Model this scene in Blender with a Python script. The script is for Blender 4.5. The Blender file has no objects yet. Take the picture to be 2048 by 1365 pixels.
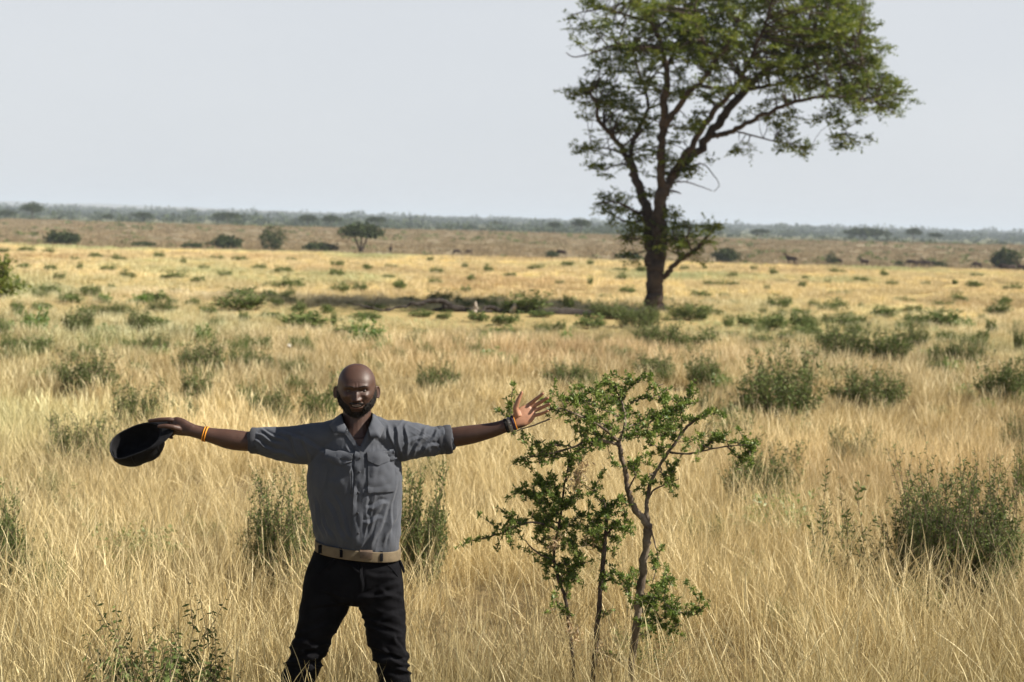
import bpy, bmesh, math, random
import numpy as np
from mathutils import Matrix, Vector

# ------------------------------------------------------------------ camera
scene = bpy.context.scene
W, H = 2048.0, 1365.0                 # the photograph's own pixels: used to take bearings only
FPX = 2844.0                          # 50 mm lens on a 36 mm sensor
CAM_H = 2.38
PITCH = math.atan((682.5 - 452.0) / FPX)
ROLL = math.radians(1.5)
cam_data = bpy.data.cameras.new('camera')
cam = bpy.data.objects.new('camera', cam_data)
scene.collection.objects.link(cam)
cam_data.sensor_width = 36.0
cam_data.lens = 50.0
cam_data.clip_start = 0.1
cam_data.clip_end = 30000.0
CAM_R = Matrix.Rotation(math.pi / 2 - PITCH, 4, 'X') @ Matrix.Rotation(ROLL, 4, 'Z')
cam.matrix_world = Matrix.Translation((0, 0, CAM_H)) @ CAM_R
cam_data.dof.use_dof = True
cam_data.dof.focus_distance = 6.1
cam_data.dof.aperture_fstop = 3.6
scene.camera = cam

# ------------------------------------------------------------------ light
SUN_EL, SUN_AZ = math.radians(42.0), math.radians(-4.0)   # azimuth from +X towards +Y
sun_dir = Vector((math.cos(SUN_EL) * math.cos(SUN_AZ), math.cos(SUN_EL) * math.sin(SUN_AZ), math.sin(SUN_EL)))
sl = bpy.data.lights.new('sun', 'SUN')
sl.energy = 5.0
sl.angle = math.radians(0.6)
sl.color = (1.0, 0.93, 0.82)
sun = bpy.data.objects.new('sun', sl)
scene.collection.objects.link(sun)
sun.rotation_euler = (-sun_dir).to_track_quat('-Z', 'Y').to_euler()
sun.location = (40, -20, 40)

world = bpy.data.worlds.new('World')
scene.world = world
world.use_nodes = True
wn, wl = world.node_tree.nodes, world.node_tree.links
wn.clear()
w_out = wn.new('ShaderNodeOutputWorld')
w_bg = wn.new('ShaderNodeBackground')
w_sky = wn.new('ShaderNodeTexSky')
w_sky.sky_type = 'NISHITA'
w_sky.sun_disc = False
w_sky.sun_elevation = SUN_EL
w_sky.sun_rotation = math.pi / 2 - SUN_AZ
w_sky.air_density = 1.0
w_sky.dust_density = 1.5
w_sky.ozone_density = 1.5
w_hs = wn.new('ShaderNodeHueSaturation')
w_hs.inputs['Saturation'].default_value = 0.85
w_hs.inputs['Value'].default_value = 0.6
wl.new(w_sky.outputs[0], w_hs.inputs['Color'])
w_mix = wn.new('ShaderNodeMix')          # thin high overcast veil over the blue
w_mix.data_type = 'RGBA'
w_geo = wn.new('ShaderNodeTexCoord')     # the veil lies thick along the horizon and thins overhead
w_sep = wn.new('ShaderNodeSeparateXYZ')
w_mr = wn.new('ShaderNodeMapRange')
w_mr.interpolation_type = 'SMOOTHSTEP'
w_mr.inputs['From Min'].default_value = 0.14
w_mr.inputs['From Max'].default_value = 0.34
w_mr.inputs['To Min'].default_value = 0.86
w_mr.inputs['To Max'].default_value = 0.0
wl.new(w_geo.outputs['Generated'], w_sep.inputs[0])
wl.new(w_sep.outputs['Z'], w_mr.inputs['Value'])
wl.new(w_mr.outputs[0], w_mix.inputs['Factor'])
w_mix.inputs['B'].default_value = (5.75, 5.95, 6.3, 1)
wl.new(w_hs.outputs[0], w_mix.inputs['A'])
w_nz = wn.new('ShaderNodeTexNoise')      # faint unevenness of the veil
w_nz.inputs['Scale'].default_value = 2.2
w_nz.inputs['Detail'].default_value = 4
w_map = wn.new('ShaderNodeMapping')
w_map.inputs['Scale'].default_value = (1.0, 1.0, 3.5)
wl.new(w_geo.outputs['Generated'], w_map.inputs[0])
wl.new(w_map.outputs[0], w_nz.inputs['Vector'])
w_vc = wn.new('ShaderNodeMix')
w_vc.data_type = 'RGBA'
w_vc.inputs['A'].default_value = (5.35, 5.60, 5.98, 1)
w_vc.inputs['B'].default_value = (6.25, 6.38, 6.55, 1)
wl.new(w_nz.outputs['Fac'], w_vc.inputs['Factor'])
wl.new(w_vc.outputs['Result'], w_mix.inputs['B'])
w_bg.inputs['Strength'].default_value = 0.069
wl.new(w_mix.outputs['Result'], w_bg.inputs['Color'])
wl.new(w_bg.outputs[0], w_out.inputs[0])

scene.view_settings.view_transform = 'Standard'
scene.view_settings.look = 'None'
scene.view_settings.exposure = 0.95
scene.view_settings.gamma = 1.0
scene.cycles.max_bounces = 8
scene.cycles.diffuse_bounces = 3
scene.cycles.transparent_max_bounces = 8
scene.cycles.volume_bounces = 0

# ------------------------------------------------------------------ helpers
rng = np.random.default_rng(7)
COL = scene.collection


def ray(px, py):
    d = CAM_R.to_3x3() @ Vector(((px - W / 2) / FPX, -(py - H / 2) / FPX, -1.0))
    return d


def at(px, py, Y):
    """world point that lies at distance Y in front of the camera along a bearing"""
    d = ray(px, py)
    return Vector((d.x * Y / d.y, Y, CAM_H + d.z * Y / d.y))


def _hash(ix, iy, iz, seed):
    h = (ix.astype(np.uint32) * np.uint32(374761393) + iy.astype(np.uint32) * np.uint32(668265263)
         + iz.astype(np.uint32) * np.uint32(2147483647 - 1640531) + np.uint32((seed * 974711 + 13) & 0xffffffff))
    h = (h ^ (h >> np.uint32(13))) * np.uint32(1274126177)
    h = h ^ (h >> np.uint32(16))
    return (h & np.uint32(0xffff)).astype(np.float64) / 32767.5 - 1.0


def vnoise(p, seed=0):
    """smooth value noise in -1..1 for an (N,3) array"""
    p = np.asarray(p, float)
    i = np.floor(p).astype(np.int64)
    f = p - i
    u = f * f * f * (f * (f * 6 - 15) + 10)
    out = 0
    for dx in (0, 1):
        for dy in (0, 1):
            for dz in (0, 1):
                w = (u[:, 0] if dx else 1 - u[:, 0]) * (u[:, 1] if dy else 1 - u[:, 1]) * (u[:, 2] if dz else 1 - u[:, 2])
                out = out + w * _hash(i[:, 0] + dx + 5000, i[:, 1] + dy + 5000, i[:, 2] + dz + 5000, seed)
    return out


def fbm(p, seed=0, octaves=3):
    p = np.asarray(p, float)
    a, s, t = 1.0, 0.0, 0.0
    for k in range(octaves):
        s = s + a * vnoise(p * (2.03 ** k) + 17.3 * k, seed + k)
        t += a
        a *= 0.5
    return s / t


def sstep(a, b, x):
    t = np.clip((x - a) / (b - a), 0, 1)
    return t * t * (3 - 2 * t)


def height(x, y):
    x, y = np.asarray(x, float), np.asarray(y, float)
    p = np.stack([x.ravel() / 5.0, y.ravel() / 5.0, 0 * x.ravel()], 1)
    n = (vnoise(p, 3)).reshape(x.shape) * 0.05
    p2 = np.stack([x.ravel() / 28.0, y.ravel() / 28.0, 0 * x.ravel()], 1)
    n2 = vnoise(p2, 4).reshape(x.shape)
    h = n * sstep(2, 12, np.abs(y)) + n2 * 0.10 * sstep(15, 60, y) * (1 - sstep(80, 98, y))
    h = h - 2.6 * sstep(101, 160, y) + 2.35 * sstep(210, 520, y) - 2.5 * sstep(560, 800, y) + 11.0 * sstep(1000, 3000, y)
    p3 = np.stack([x.ravel() / 70.0, y.ravel() / 90.0, 0 * x.ravel()], 1)
    h = h + vnoise(p3, 5).reshape(x.shape) * 0.35 * sstep(180, 260, y)
    return h


def h1(x, y):
    return float(height(np.array([x]), np.array([y]))[0])


_GY = 3.0 * 1.006 ** np.arange(960)


def gp(px, py, z=0.0):
    """ground point whose spot z metres above it shows on this bearing"""
    d = ray(px, py)
    xs = d.x * _GY / d.y
    below = CAM_H + d.z * _GY / d.y <= height(xs, _GY) + z
    k = int(np.argmax(below)) if below.any() else len(_GY) - 1
    return Vector((xs[k], _GY[k], h1(xs[k], _GY[k])))


def mesh_np(name, V, faces, shade=None, smooth=False):
    """mesh from arrays; faces: list of (M,k) int arrays"""
    V = np.ascontiguousarray(V, np.float32)
    me = bpy.data.meshes.new(name)
    me.vertices.add(len(V))
    me.vertices.foreach_set('co', V.ravel())
    faces = [np.asarray(f, np.int32) for f in faces if len(f)]
    loops = np.concatenate([f.ravel() for f in faces])
    tot = np.concatenate([np.full(len(f), f.shape[1], np.int32) for f in faces])
    start = np.concatenate([[0], np.cumsum(tot)[:-1]]).astype(np.int32)
    me.loops.add(len(loops))
    me.loops.foreach_set('vertex_index', loops.astype(np.int32))
    me.polygons.add(len(tot))
    me.polygons.foreach_set('loop_start', start)
    try:
        me.polygons.foreach_set('loop_total', tot)
    except Exception:
        pass
    if smooth:
        me.polygons.foreach_set('use_smooth', np.ones(len(tot), bool))
    me.update(calc_edges=True)
    if shade is not None:
        a = me.attributes.new('shade', 'FLOAT', 'POINT')
        a.data.foreach_set('value', np.ascontiguousarray(shade, np.float32))
    me.validate()
    return me


class MB:
    """collects vertices and faces of one part"""
    def __init__(self):
        self.V, self.F, self.S, self.n = [], [], [], 0

    def add(self, V, faces, shade=0.0):
        V = np.asarray(V, float)
        for f in faces:
            if len(f):
                self.F.append(np.asarray(f, int) + self.n)
        self.V.append(V)
        self.S.append(np.broadcast_to(np.asarray(shade, float), (len(V),)))
        self.n += len(V)

    def mesh(self, name, smooth=False):
        byk = {}
        for f in self.F:
            byk.setdefault(f.shape[1], []).append(f)
        return mesh_np(name, np.concatenate(self.V), [np.concatenate(v) for v in byk.values()], np.concatenate(self.S), smooth)

    def obj(self, name, mat, parent=None, smooth=False):
        return link(name, self.mesh(name, smooth), mat, parent)


def link(name, me, mat=None, parent=None):
    o = bpy.data.objects.new(name, me)
    COL.objects.link(o)
    if mat is not None and me is not None and not me.materials:
        me.materials.append(mat)
    if parent is not None:
        o.parent = parent
    return o


def thing(name, label, cat, loc=(0, 0, 0), group=None):
    o = link(name, None)
    o.location = loc
    o.empty_display_size = 0.2
    return tag(o, label, cat, group)


def tag(o, label=None, cat=None, group=None, kind=None):
    if label: o['label'] = label
    if cat: o['category'] = cat
    if group: o['group'] = group
    if kind: o['kind'] = kind
    return o


def dup(root, loc, rotz=0.0, scale=(1, 1, 1), label=None, group=None):
    r = root.copy()
    COL.objects.link(r)
    r.location = loc
    r.rotation_euler = (0, 0, rotz)
    r.scale = scale
    if label: r['label'] = label
    if group: r['group'] = group
    for ch in list(root.children):
        c = ch.copy()
        COL.objects.link(c)
        c.parent = r
        for g in ch.children:
            d = g.copy()
            COL.objects.link(d)
            d.parent = c
    return r


def catmull(pts, n=5):
    """smooth dense polyline through rows of any width"""
    P = np.asarray(pts, float)
    if len(P) < 3:
        t = np.linspace(0, 1, n + 1)[:, None]
        return P[0] * (1 - t) + P[-1] * t
    Q = np.vstack([2 * P[0] - P[1], P, 2 * P[-1] - P[-2]])
    out = []
    for i in range(1, len(Q) - 2):
        p0, p1, p2, p3 = Q[i - 1], Q[i], Q[i + 1], Q[i + 2]
        for k in range(n):
            t = k / n
            out.append(0.5 * (2 * p1 + (p2 - p0) * t + (2 * p0 - 5 * p1 + 4 * p2 - p3) * t * t + (3 * p1 - p0 - 3 * p2 + p3) * t ** 3))
    out.append(Q[-2])
    return np.array(out)


def tube(P, R, n=8, cap=True, rough=0.0, seed=0):
    """swept tube along points P (N,3) with radii R (N,)"""
    P = np.asarray(P, float)
    R = np.broadcast_to(np.asarray(R, float), (len(P),))
    T = np.gradient(P, axis=0)
    T /= np.linalg.norm(T, axis=1)[:, None] + 1e-12
    ref = np.array([0.31, 0.92, 0.21]) if abs(T[0][1]) < 0.8 else np.array([0.9, 0.1, 0.3])
    u = np.cross(T[0], ref); u /= np.linalg.norm(u)
    U = []
    for t in T:
        u = u - t * np.dot(u, t)
        u /= np.linalg.norm(u) + 1e-12
        U.append(u)
    U = np.array(U)
    Vv = np.cross(T, U)
    a = np.linspace(0, 2 * np.pi, n, endpoint=False)
    ring = np.cos(a)[None, :, None] * U[:, None] + np.sin(a)[None, :, None] * Vv[:, None]
    rr = R[:, None]
    if rough:
        q = (P[:, None] + ring * R[:, None, None]).reshape(-1, 3)
        rr = R[:, None] * (1 + rough * vnoise(q / (R.max() * 1.3), seed).reshape(len(P), n))
    V = (P[:, None] + ring * rr[..., None]).reshape(-1, 3)
    i = np.arange(len(P) - 1)[:, None] * n
    j = np.arange(n)[None]
    F = np.stack([i + j, i + (j + 1) % n, i + n + (j + 1) % n, i + n + j], -1).reshape(-1, 4)
    faces = [F]
    if cap:
        faces.append(np.arange(n)[::-1][None])
        faces.append((np.arange(n) + (len(P) - 1) * n)[None])
    return V, faces


def leaves(C, D, L, Wd, rg, up=0.5, fold=0.0):
    """one lens-shaped quad per leaf: base C, direction D, length L, width Wd"""
    C, D = np.asarray(C, float), np.asarray(D, float)
    D = D / (np.linalg.norm(D, axis=1)[:, None] + 1e-9)
    nrm = rg.normal(size=C.shape) * (1 - up)
    nrm[:, 2] += up
    S = np.cross(D, nrm)
    S /= np.linalg.norm(S, axis=1)[:, None] + 1e-9
    L, Wd = np.broadcast_to(L, (len(C),))[:, None], np.broadcast_to(Wd, (len(C),))[:, None]
    mid = C + D * L * 0.5
    V = np.stack([C, mid + S * Wd * 0.5, C + D * L, mid - S * Wd * 0.5], 1).reshape(-1, 3)
    F = np.arange(len(C) * 4).reshape(-1, 4)
    return V, [F]


# ------------------------------------------------------------------ materials
def mat(name):
    m = bpy.data.materials.new(name)
    m.use_nodes = True
    n, l = m.node_tree.nodes, m.node_tree.links
    n.clear()
    out = n.new('ShaderNodeOutputMaterial')
    return m, n, l, out


def principled(name, col, rough=0.6, spec=0.5, noise=None, bump=None, col2=None, sheen=0.0):
    """plain surface with noise between col and col2 and an optional bump (scale, strength)"""
    m, n, l, out = mat(name)
    b = n.new('ShaderNodeBsdfPrincipled')
    b.inputs['Roughness'].default_value = rough
    b.inputs['Specular IOR Level'].default_value = spec
    b.inputs['Sheen Weight'].default_value = sheen
    l.new(b.outputs[0], out.inputs[0])
    tc = n.new('ShaderNodeTexCoord')
    if noise:
        t = n.new('ShaderNodeTexNoise')
        t.inputs['Scale'].default_value = noise
        t.inputs['Detail'].default_value = 5
        l.new(tc.outputs['Object'], t.inputs['Vector'])
        mx = n.new('ShaderNodeMix'); mx.data_type = 'RGBA'
        mx.inputs['A'].default_value = (*col, 1)
        mx.inputs['B'].default_value = (*(col2 or [c * 0.6 for c in col]), 1)
        rp = n.new('ShaderNodeMapRange')
        rp.inputs['From Min'].default_value = 0.35
        rp.inputs['From Max'].default_value = 0.65
        l.new(t.outputs['Fac'], rp.inputs['Value'])
        l.new(rp.outputs[0], mx.inputs['Factor'])
        l.new(mx.outputs['Result'], b.inputs['Base Color'])
    else:
        b.inputs['Base Color'].default_value = (*col, 1)
    if bump:
        t2 = n.new('ShaderNodeTexNoise')
        t2.inputs['Scale'].default_value = bump[0]
        t2.inputs['Detail'].default_value = 6
        l.new(tc.outputs['Object'], t2.inputs['Vector'])
        bp = n.new('ShaderNodeBump')
        bp.inputs['Strength'].default_value = bump[1]
        bp.inputs['Distance'].default_value = bump[2] if len(bump) > 2 else 0.01
        l.new(t2.outputs['Fac'], bp.inputs['Height'])
        l.new(bp.outputs[0], b.inputs['Normal'])
    return m


def leafmat(name, cols, trans=0.35, rough=0.55, gloss=0.06, tint_attr=None, hue_noise=None):
    """foliage: colour picked per leaf by its 'shade' value, light passing through"""
    m, n, l, out = mat(name)
    a = n.new('ShaderNodeAttribute'); a.attribute_name = 'shade'
    r = n.new('ShaderNodeValToRGB')
    el = r.color_ramp.elements
    while len(el) < len(cols):
        el.new(0.5)
    for k, c in enumerate(cols):
        el[k].position = k / (len(cols) - 1)
        el[k].color = (*c, 1)
    l.new(a.outputs['Fac'], r.inputs[0])
    col = r.outputs[0]
    if tint_attr:
        t = n.new('ShaderNodeAttribute'); t.attribute_name = tint_attr; t.attribute_type = 'INSTANCER'
        mx = n.new('ShaderNodeMix'); mx.data_type = 'RGBA'; mx.blend_type = 'MULTIPLY'
        mx.inputs['Factor'].default_value = 1.0
        l.new(col, mx.inputs['A']); l.new(t.outputs['Color'], mx.inputs['B'])
        col = mx.outputs['Result']
    d = n.new('ShaderNodeBsdfDiffuse')
    tr = n.new('ShaderNodeBsdfTranslucent')
    l.new(col, d.inputs['Color']); l.new(col, tr.inputs['Color'])
    mix = n.new('ShaderNodeMixShader'); mix.inputs[0].default_value = trans
    l.new(d.outputs[0], mix.inputs[1]); l.new(tr.outputs[0], mix.inputs[2])
    if gloss > 0:
        g = n.new('ShaderNodeBsdfGlossy'); g.inputs['Roughness'].default_value = rough
        g.inputs['Color'].default_value = (0.9, 0.95, 0.9, 1)
        mg = n.new('ShaderNodeMixShader'); mg.inputs[0].default_value = gloss
        l.new(mix.outputs[0], mg.inputs[1]); l.new(g.outputs[0], mg.inputs[2])
        l.new(mg.outputs[0], out.inputs[0])
    else:
        l.new(mix.outputs[0], out.inputs[0])
    return m


M = {}
M['leaf_tree'] = leafmat('leaf_tree', [(0.044, 0.074, 0.010), (0.125, 0.160, 0.024), (0.23, 0.245, 0.045)], 0.46, 0.5, 0.02)
M['leaf_sapling'] = leafmat('leaf_sapling', [(0.062, 0.108, 0.018), (0.165, 0.23, 0.044), (0.34, 0.38, 0.10)], 0.42, 0.5, 0.025)
M['leaf_shrub'] = leafmat('leaf_shrub', [(0.062, 0.092, 0.026), (0.130, 0.170, 0.050), (0.23, 0.26, 0.09)], 0.30, 0.6, 0.012)
M['leaf_bright'] = leafmat('leaf_bright', [(0.09, 0.17, 0.02), (0.14, 0.24, 0.03), (0.20, 0.29, 0.05)], 0.4)
M['leaf_far'] = leafmat('leaf_far', [(0.034, 0.050, 0.020), (0.060, 0.080, 0.031), (0.095, 0.105, 0.045)], 0.2, 0.6, 0.0)
M['leaf_dead'] = leafmat('leaf_dead', [(0.34, 0.20, 0.09), (0.52, 0.36, 0.19), (0.66, 0.52, 0.32)], 0.3)
M['grass'] = leafmat('grass', [(0.200, 0.138, 0.052), (0.44, 0.334, 0.145), (0.72, 0.605, 0.345)], 0.24, 0.5, 0.02, 'tint')
M['bark'] = principled('bark', (0.100, 0.072, 0.055), 0.9, 0.2, 3.0, (9.0, 0.9, 0.05), (0.042, 0.031, 0.026))
M['bark_pale'] = principled('bark_pale', (0.225, 0.180, 0.130), 0.85, 0.2, 14.0, (80.0, 0.7, 0.004), (0.085, 0.062, 0.045))
M['bark_dark'] = principled('bark_dark', (0.12, 0.09, 0.07), 0.85, 0.2, 35.0, (80.0, 0.7, 0.004), (0.05, 0.037, 0.03))
M['twig'] = principled('twig', (0.17, 0.13, 0.09), 0.85, 0.2, 20.0)
M['deadwood'] = principled('deadwood', (0.06, 0.05, 0.043), 0.9, 0.2, 4.0, (12.0, 0.9, 0.03), (0.028, 0.023, 0.02))
M['bleached'] = principled('bleached', (0.55, 0.47, 0.38), 0.85, 0.2, 12.0)
# ------------------------------------------------------------------ ground, one sheet to the horizon
def ground_material():
    m, n, l, out = mat('ground_soil_and_litter')
    b = n.new('ShaderNodeBsdfDiffuse')
    l.new(b.outputs[0], out.inputs[0])
    tc = n.new('ShaderNodeTexCoord')
    sp = n.new('ShaderNodeSeparateXYZ'); l.new(tc.outputs['Object'], sp.inputs[0])

    def noise(scale, det, lo, hi):
        t = n.new('ShaderNodeTexNoise'); t.inputs['Scale'].default_value = scale; t.inputs['Detail'].default_value = det
        l.new(tc.outputs['Object'], t.inputs['Vector'])
        r = n.new('ShaderNodeMapRange'); r.inputs['From Min'].default_value = lo; r.inputs['From Max'].default_value = hi
        l.new(t.outputs['Fac'], r.inputs['Value'])
        return r.outputs[0]

    def mix(fac, a, c):
        x = n.new('ShaderNodeMix'); x.data_type = 'RGBA'
        if hasattr(fac, 'links'): l.new(fac, x.inputs['Factor'])
        for s, v in (('A', a), ('B', c)):
            if isinstance(v, tuple): x.inputs[s].default_value = (*v, 1)
            else: l.new(v, x.inputs[s])
        return x.outputs['Result']

    def yramp(a, c):
        r = n.new('ShaderNodeMapRange'); r.inputs['From Min'].default_value = a; r.inputs['From Max'].default_value = c
        l.new(sp.outputs['Y'], r.inputs['Value'])
        return r.outputs[0]

    soil = mix(noise(14.0, 6, 0.35, 0.65), (0.105, 0.078, 0.040), (0.175, 0.130, 0.066))
    straw = mix(noise(0.35, 6, 0.38, 0.62), (0.46, 0.35, 0.165), (0.34, 0.27, 0.12))
    near = mix(yramp(12, 45), soil, straw)
    slope = mix(noise(0.05, 7, 0.38, 0.62), (0.255, 0.207, 0.137), (0.205, 0.172, 0.110))
    slope = mix(noise(0.22, 6, 0.56, 0.72), slope, (0.10, 0.09, 0.045))
    far = mix(noise(0.004, 5, 0.4, 0.6), (0.09, 0.105, 0.045), (0.16, 0.14, 0.065))
    c = mix(yramp(115, 160), near, slope)
    c = mix(yramp(560, 700), c, far)
    l.new(c, b.inputs['Color'])
    return m


ys = np.concatenate([np.linspace(-40, 2, 22), np.linspace(3, 120, 235), 120 * 1.018 ** np.arange(1, 150),
                     np.geomspace(1800, 24000, 30)])
ys = np.unique(ys)
tx = np.linspace(-1, 1, 241)
gx = np.sinh(tx * 5.2) / np.sinh(5.2)
X = gx[None, :] * np.maximum(60, np.abs(ys) * 1.4)[:, None]
Yg = np.broadcast_to(ys[:, None], X.shape)
Z = height(X, Yg)
nx, ny = X.shape[1], X.shape[0]
idx = np.arange(nx * ny).reshape(ny, nx)
F = np.stack([idx[:-1, :-1], idx[:-1, 1:], idx[1:, 1:], idx[1:, :-1]], -1).reshape(-1, 4)
g = link('ground', mesh_np('ground', np.stack([X.ravel(), Yg.ravel(), Z.ravel()], 1), [F], None, True), ground_material())
tag(g, kind='structure')

# ------------------------------------------------------------------ low hills on the skyline
def hills():
    xs = np.linspace(-5200, 5200, 220)
    prof = 34 * sstep(700, -2400, xs) + 21 + 5 * vnoise(np.stack([xs / 420, 0 * xs, 0 * xs], 1), 11) + 2.5 * vnoise(np.stack([xs / 120, 0 * xs, 0 * xs], 1), 12)
    prof = np.maximum(prof, 3)
    rows = []
    for k, (yy, f) in enumerate(((4700, -0.3), (5200, 0.45), (5700, 0.85), (6200, 1.0), (7200, 0.7), (8600, -0.3))):
        rows.append(np.stack([xs, yy + 120 * vnoise(np.stack([xs / 500, 0 * xs + k, 0 * xs], 1), 13), prof * f - 1.0], 1))
    V = np.concatenate(rows)
    n_ = len(xs)
    i = np.arange(n_ * len(rows)).reshape(len(rows), n_)
    F = np.stack([i[:-1, :-1], i[:-1, 1:], i[1:, 1:], i[1:, :-1]], -1).reshape(-1, 4)
    o = link('hills', mesh_np('hills', V, [F], None, True), principled('hill_scrub', (0.19, 0.15, 0.095), 0.95, 0.1, 0.01, None, (0.085, 0.085, 0.045)))
    tag(o, kind='structure')


hills()

# ------------------------------------------------------------------ far wood that reads as one mass
def blob_leaves(mb, cx, cy, cz, rx, rz, n_, size, rg, flat=0.5):
    """a crown: leaf clumps over several sub-lobes so that the outline is uneven"""
    k = max(3, int(n_ / 22))
    lob = rg.normal(size=(k, 3)); lob /= np.linalg.norm(lob, axis=1)[:, None]
    lob[:, 2] = np.abs(lob[:, 2]) * 0.9 - 0.25
    lob *= rg.uniform(0.35, 0.78, (k, 1))
    pick = rg.integers(0, k, n_)
    d = rg.normal(size=(n_, 3)); d /= np.linalg.norm(d, axis=1)[:, None]
    p = lob[pick] + d * (rg.uniform(0.0, 1, (n_, 1)) ** 0.4) * rg.uniform(0.28, 0.45, (k, 1))[pick]
    C = np.array([cx, cy, cz]) + p * np.array([rx, rx, rz])
    dd = d + rg.normal(size=(n_, 3)) * 0.6
    dd[:, 2] *= flat
    V, F = leaves(C, dd, rg.uniform(0.7, 1.3, n_) * size, rg.uniform(0.5, 0.9, n_) * size, rg, 0.35)
    mb.add(V, F, np.repeat(np.clip(rg.normal(0.45, 0.25, n_), 0, 1), 4))


def woods():
    rg = np.random.default_rng(21)
    mb = MB()
    for k in range(5200):
        Y = 800 + 2500 * rg.random() ** 0.9
        x = rg.uniform(-0.55, 0.55) * Y
        if vnoise(np.array([[x / 160, Y / 220, 0]]), 31)[0] < -0.45 and Y < 1300:
            continue
        hgt = rg.uniform(4.0, 8.5) * (1.5 if rg.random() < 0.07 else 1.0) * (0.75 + Y / 3300)
        rx = hgt * rg.uniform(0.8, 1.6)
        z = h1(x, Y)
        blob_leaves(mb, x, Y, z + hgt * 0.45, rx, hgt * 0.52, 30, hgt * 0.30, rg)
    # nearer scrub along the top of the slope
    for k in range(700):
        Y = rg.uniform(600, 900)
        x = rg.uniform(-0.5, 0.5) * Y
        hgt = rg.uniform(1.2, 3.4)
        blob_leaves(mb, x, Y, h1(x, Y) + hgt * 0.4, hgt * 1.2, hgt * 0.5, 40, hgt * 0.28, rg)
    o = mb.obj('distant_wood', M['leaf_far'])
    tag(o, 'hazy blue green belt of distant woodland under the pale sky', 'woodland', kind='stuff')


woods()


def slope_scrub():
    rg = np.random.default_rng(23)
    mb = MB()
    for k in range(1000):
        Y = 185 + 340 * rg.random()
        x = rg.uniform(-0.48, 0.48) * Y
        if vnoise(np.array([[x / 26, Y / 50, 0]]), 33)[0] < rg.uniform(-0.5, 0.6):
            continue
        r = rg.uniform(0.25, 1.0) * (0.6 + Y / 500)
        blob_leaves(mb, x, Y, h1(x, Y) + r * 0.3, r * rg.uniform(1, 2.2), r * 0.5, 26, r * 0.5, rg)
    o = mb.obj('slope_scrub', M['leaf_shrub'])
    tag(o, 'low scrub dotted thinly over the bare tan slope', 'scrub', kind='stuff')


slope_scrub()

# ------------------------------------------------------------------ trees and bushes one can tell apart in the distance
def far_tree(px, py_base, w, h, Y, label, name='bush', cat='bush', trunk=0.0, group=None, seed=1, two=False):
    """crown w x h photo pixels, its foot on the ground at distance Y"""
    rg = np.random.default_rng(seed)
    s = Y / FPX
    p = at(px, py_base, Y)
    foot = h1(p.x, Y)
    root = thing(name, label, cat, (p.x, Y, foot), group)
    top = p.z - foot + h * s * 1.10
    rz = h * s / 2
    rx = w * s / 2
    mb = MB()
    n_ = 1700 if w > 60 else 1300
    base_c = top - rz
    if trunk > 0:
        tb = MB()
        th = top - 2 * rz
        for a in ((-0.22, 0.0), (0.2, 0.1), (0.02, -0.1)) if two else ((0.0, 0.0),):
            P = catmull([(0, 0, -0.2), (a[0] * rx * 0.5, a[1] * rx, th * 0.6 + 0.3), (a[0] * rx * 2.0, a[1] * rx, top - rz * 0.7)], 4)
            V, F = tube(P, np.linspace(0.04, 0.02, len(P)) * top, 6)
            tb.add(V, F)
        tb.obj('trunk', M['bark'], root)
        base_c = top - rz
        blob_leaves(mb, 0, 0, base_c, rx, rz, n_, max(rx, rz) * 0.13, rg)
    else:
        C = rg.normal(size=(n_, 3)); C /= np.linalg.norm(C, axis=1)[:, None]
        C *= rg.random((n_, 1)) ** 0.33
        lump = 1 + 0.55 * fbm(C * np.array([2.4, 2.4, 1.8]) + seed, 61, 2)
        hz = top * 0.5
        C = C * np.array([rx, rx, hz]) * lump[:, None] * 0.92 + np.array([0, 0, hz * 0.92])
        D_ = rg.normal(size=(n_, 3)); D_[:, 2] = D_[:, 2] * .5 + .2
        sz = max(rx, rz) * 0.15
        V, F = leaves(C, D_, rg.uniform(.7, 1.4, n_) * sz, rg.uniform(.5, .9, n_) * sz, rg, .35)
        mb.add(V, F, np.repeat(np.clip(rg.normal(.45, .25, n_), 0, 1), 4))
    mb.obj('crown', M['leaf_far'], root)
    return root


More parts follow.
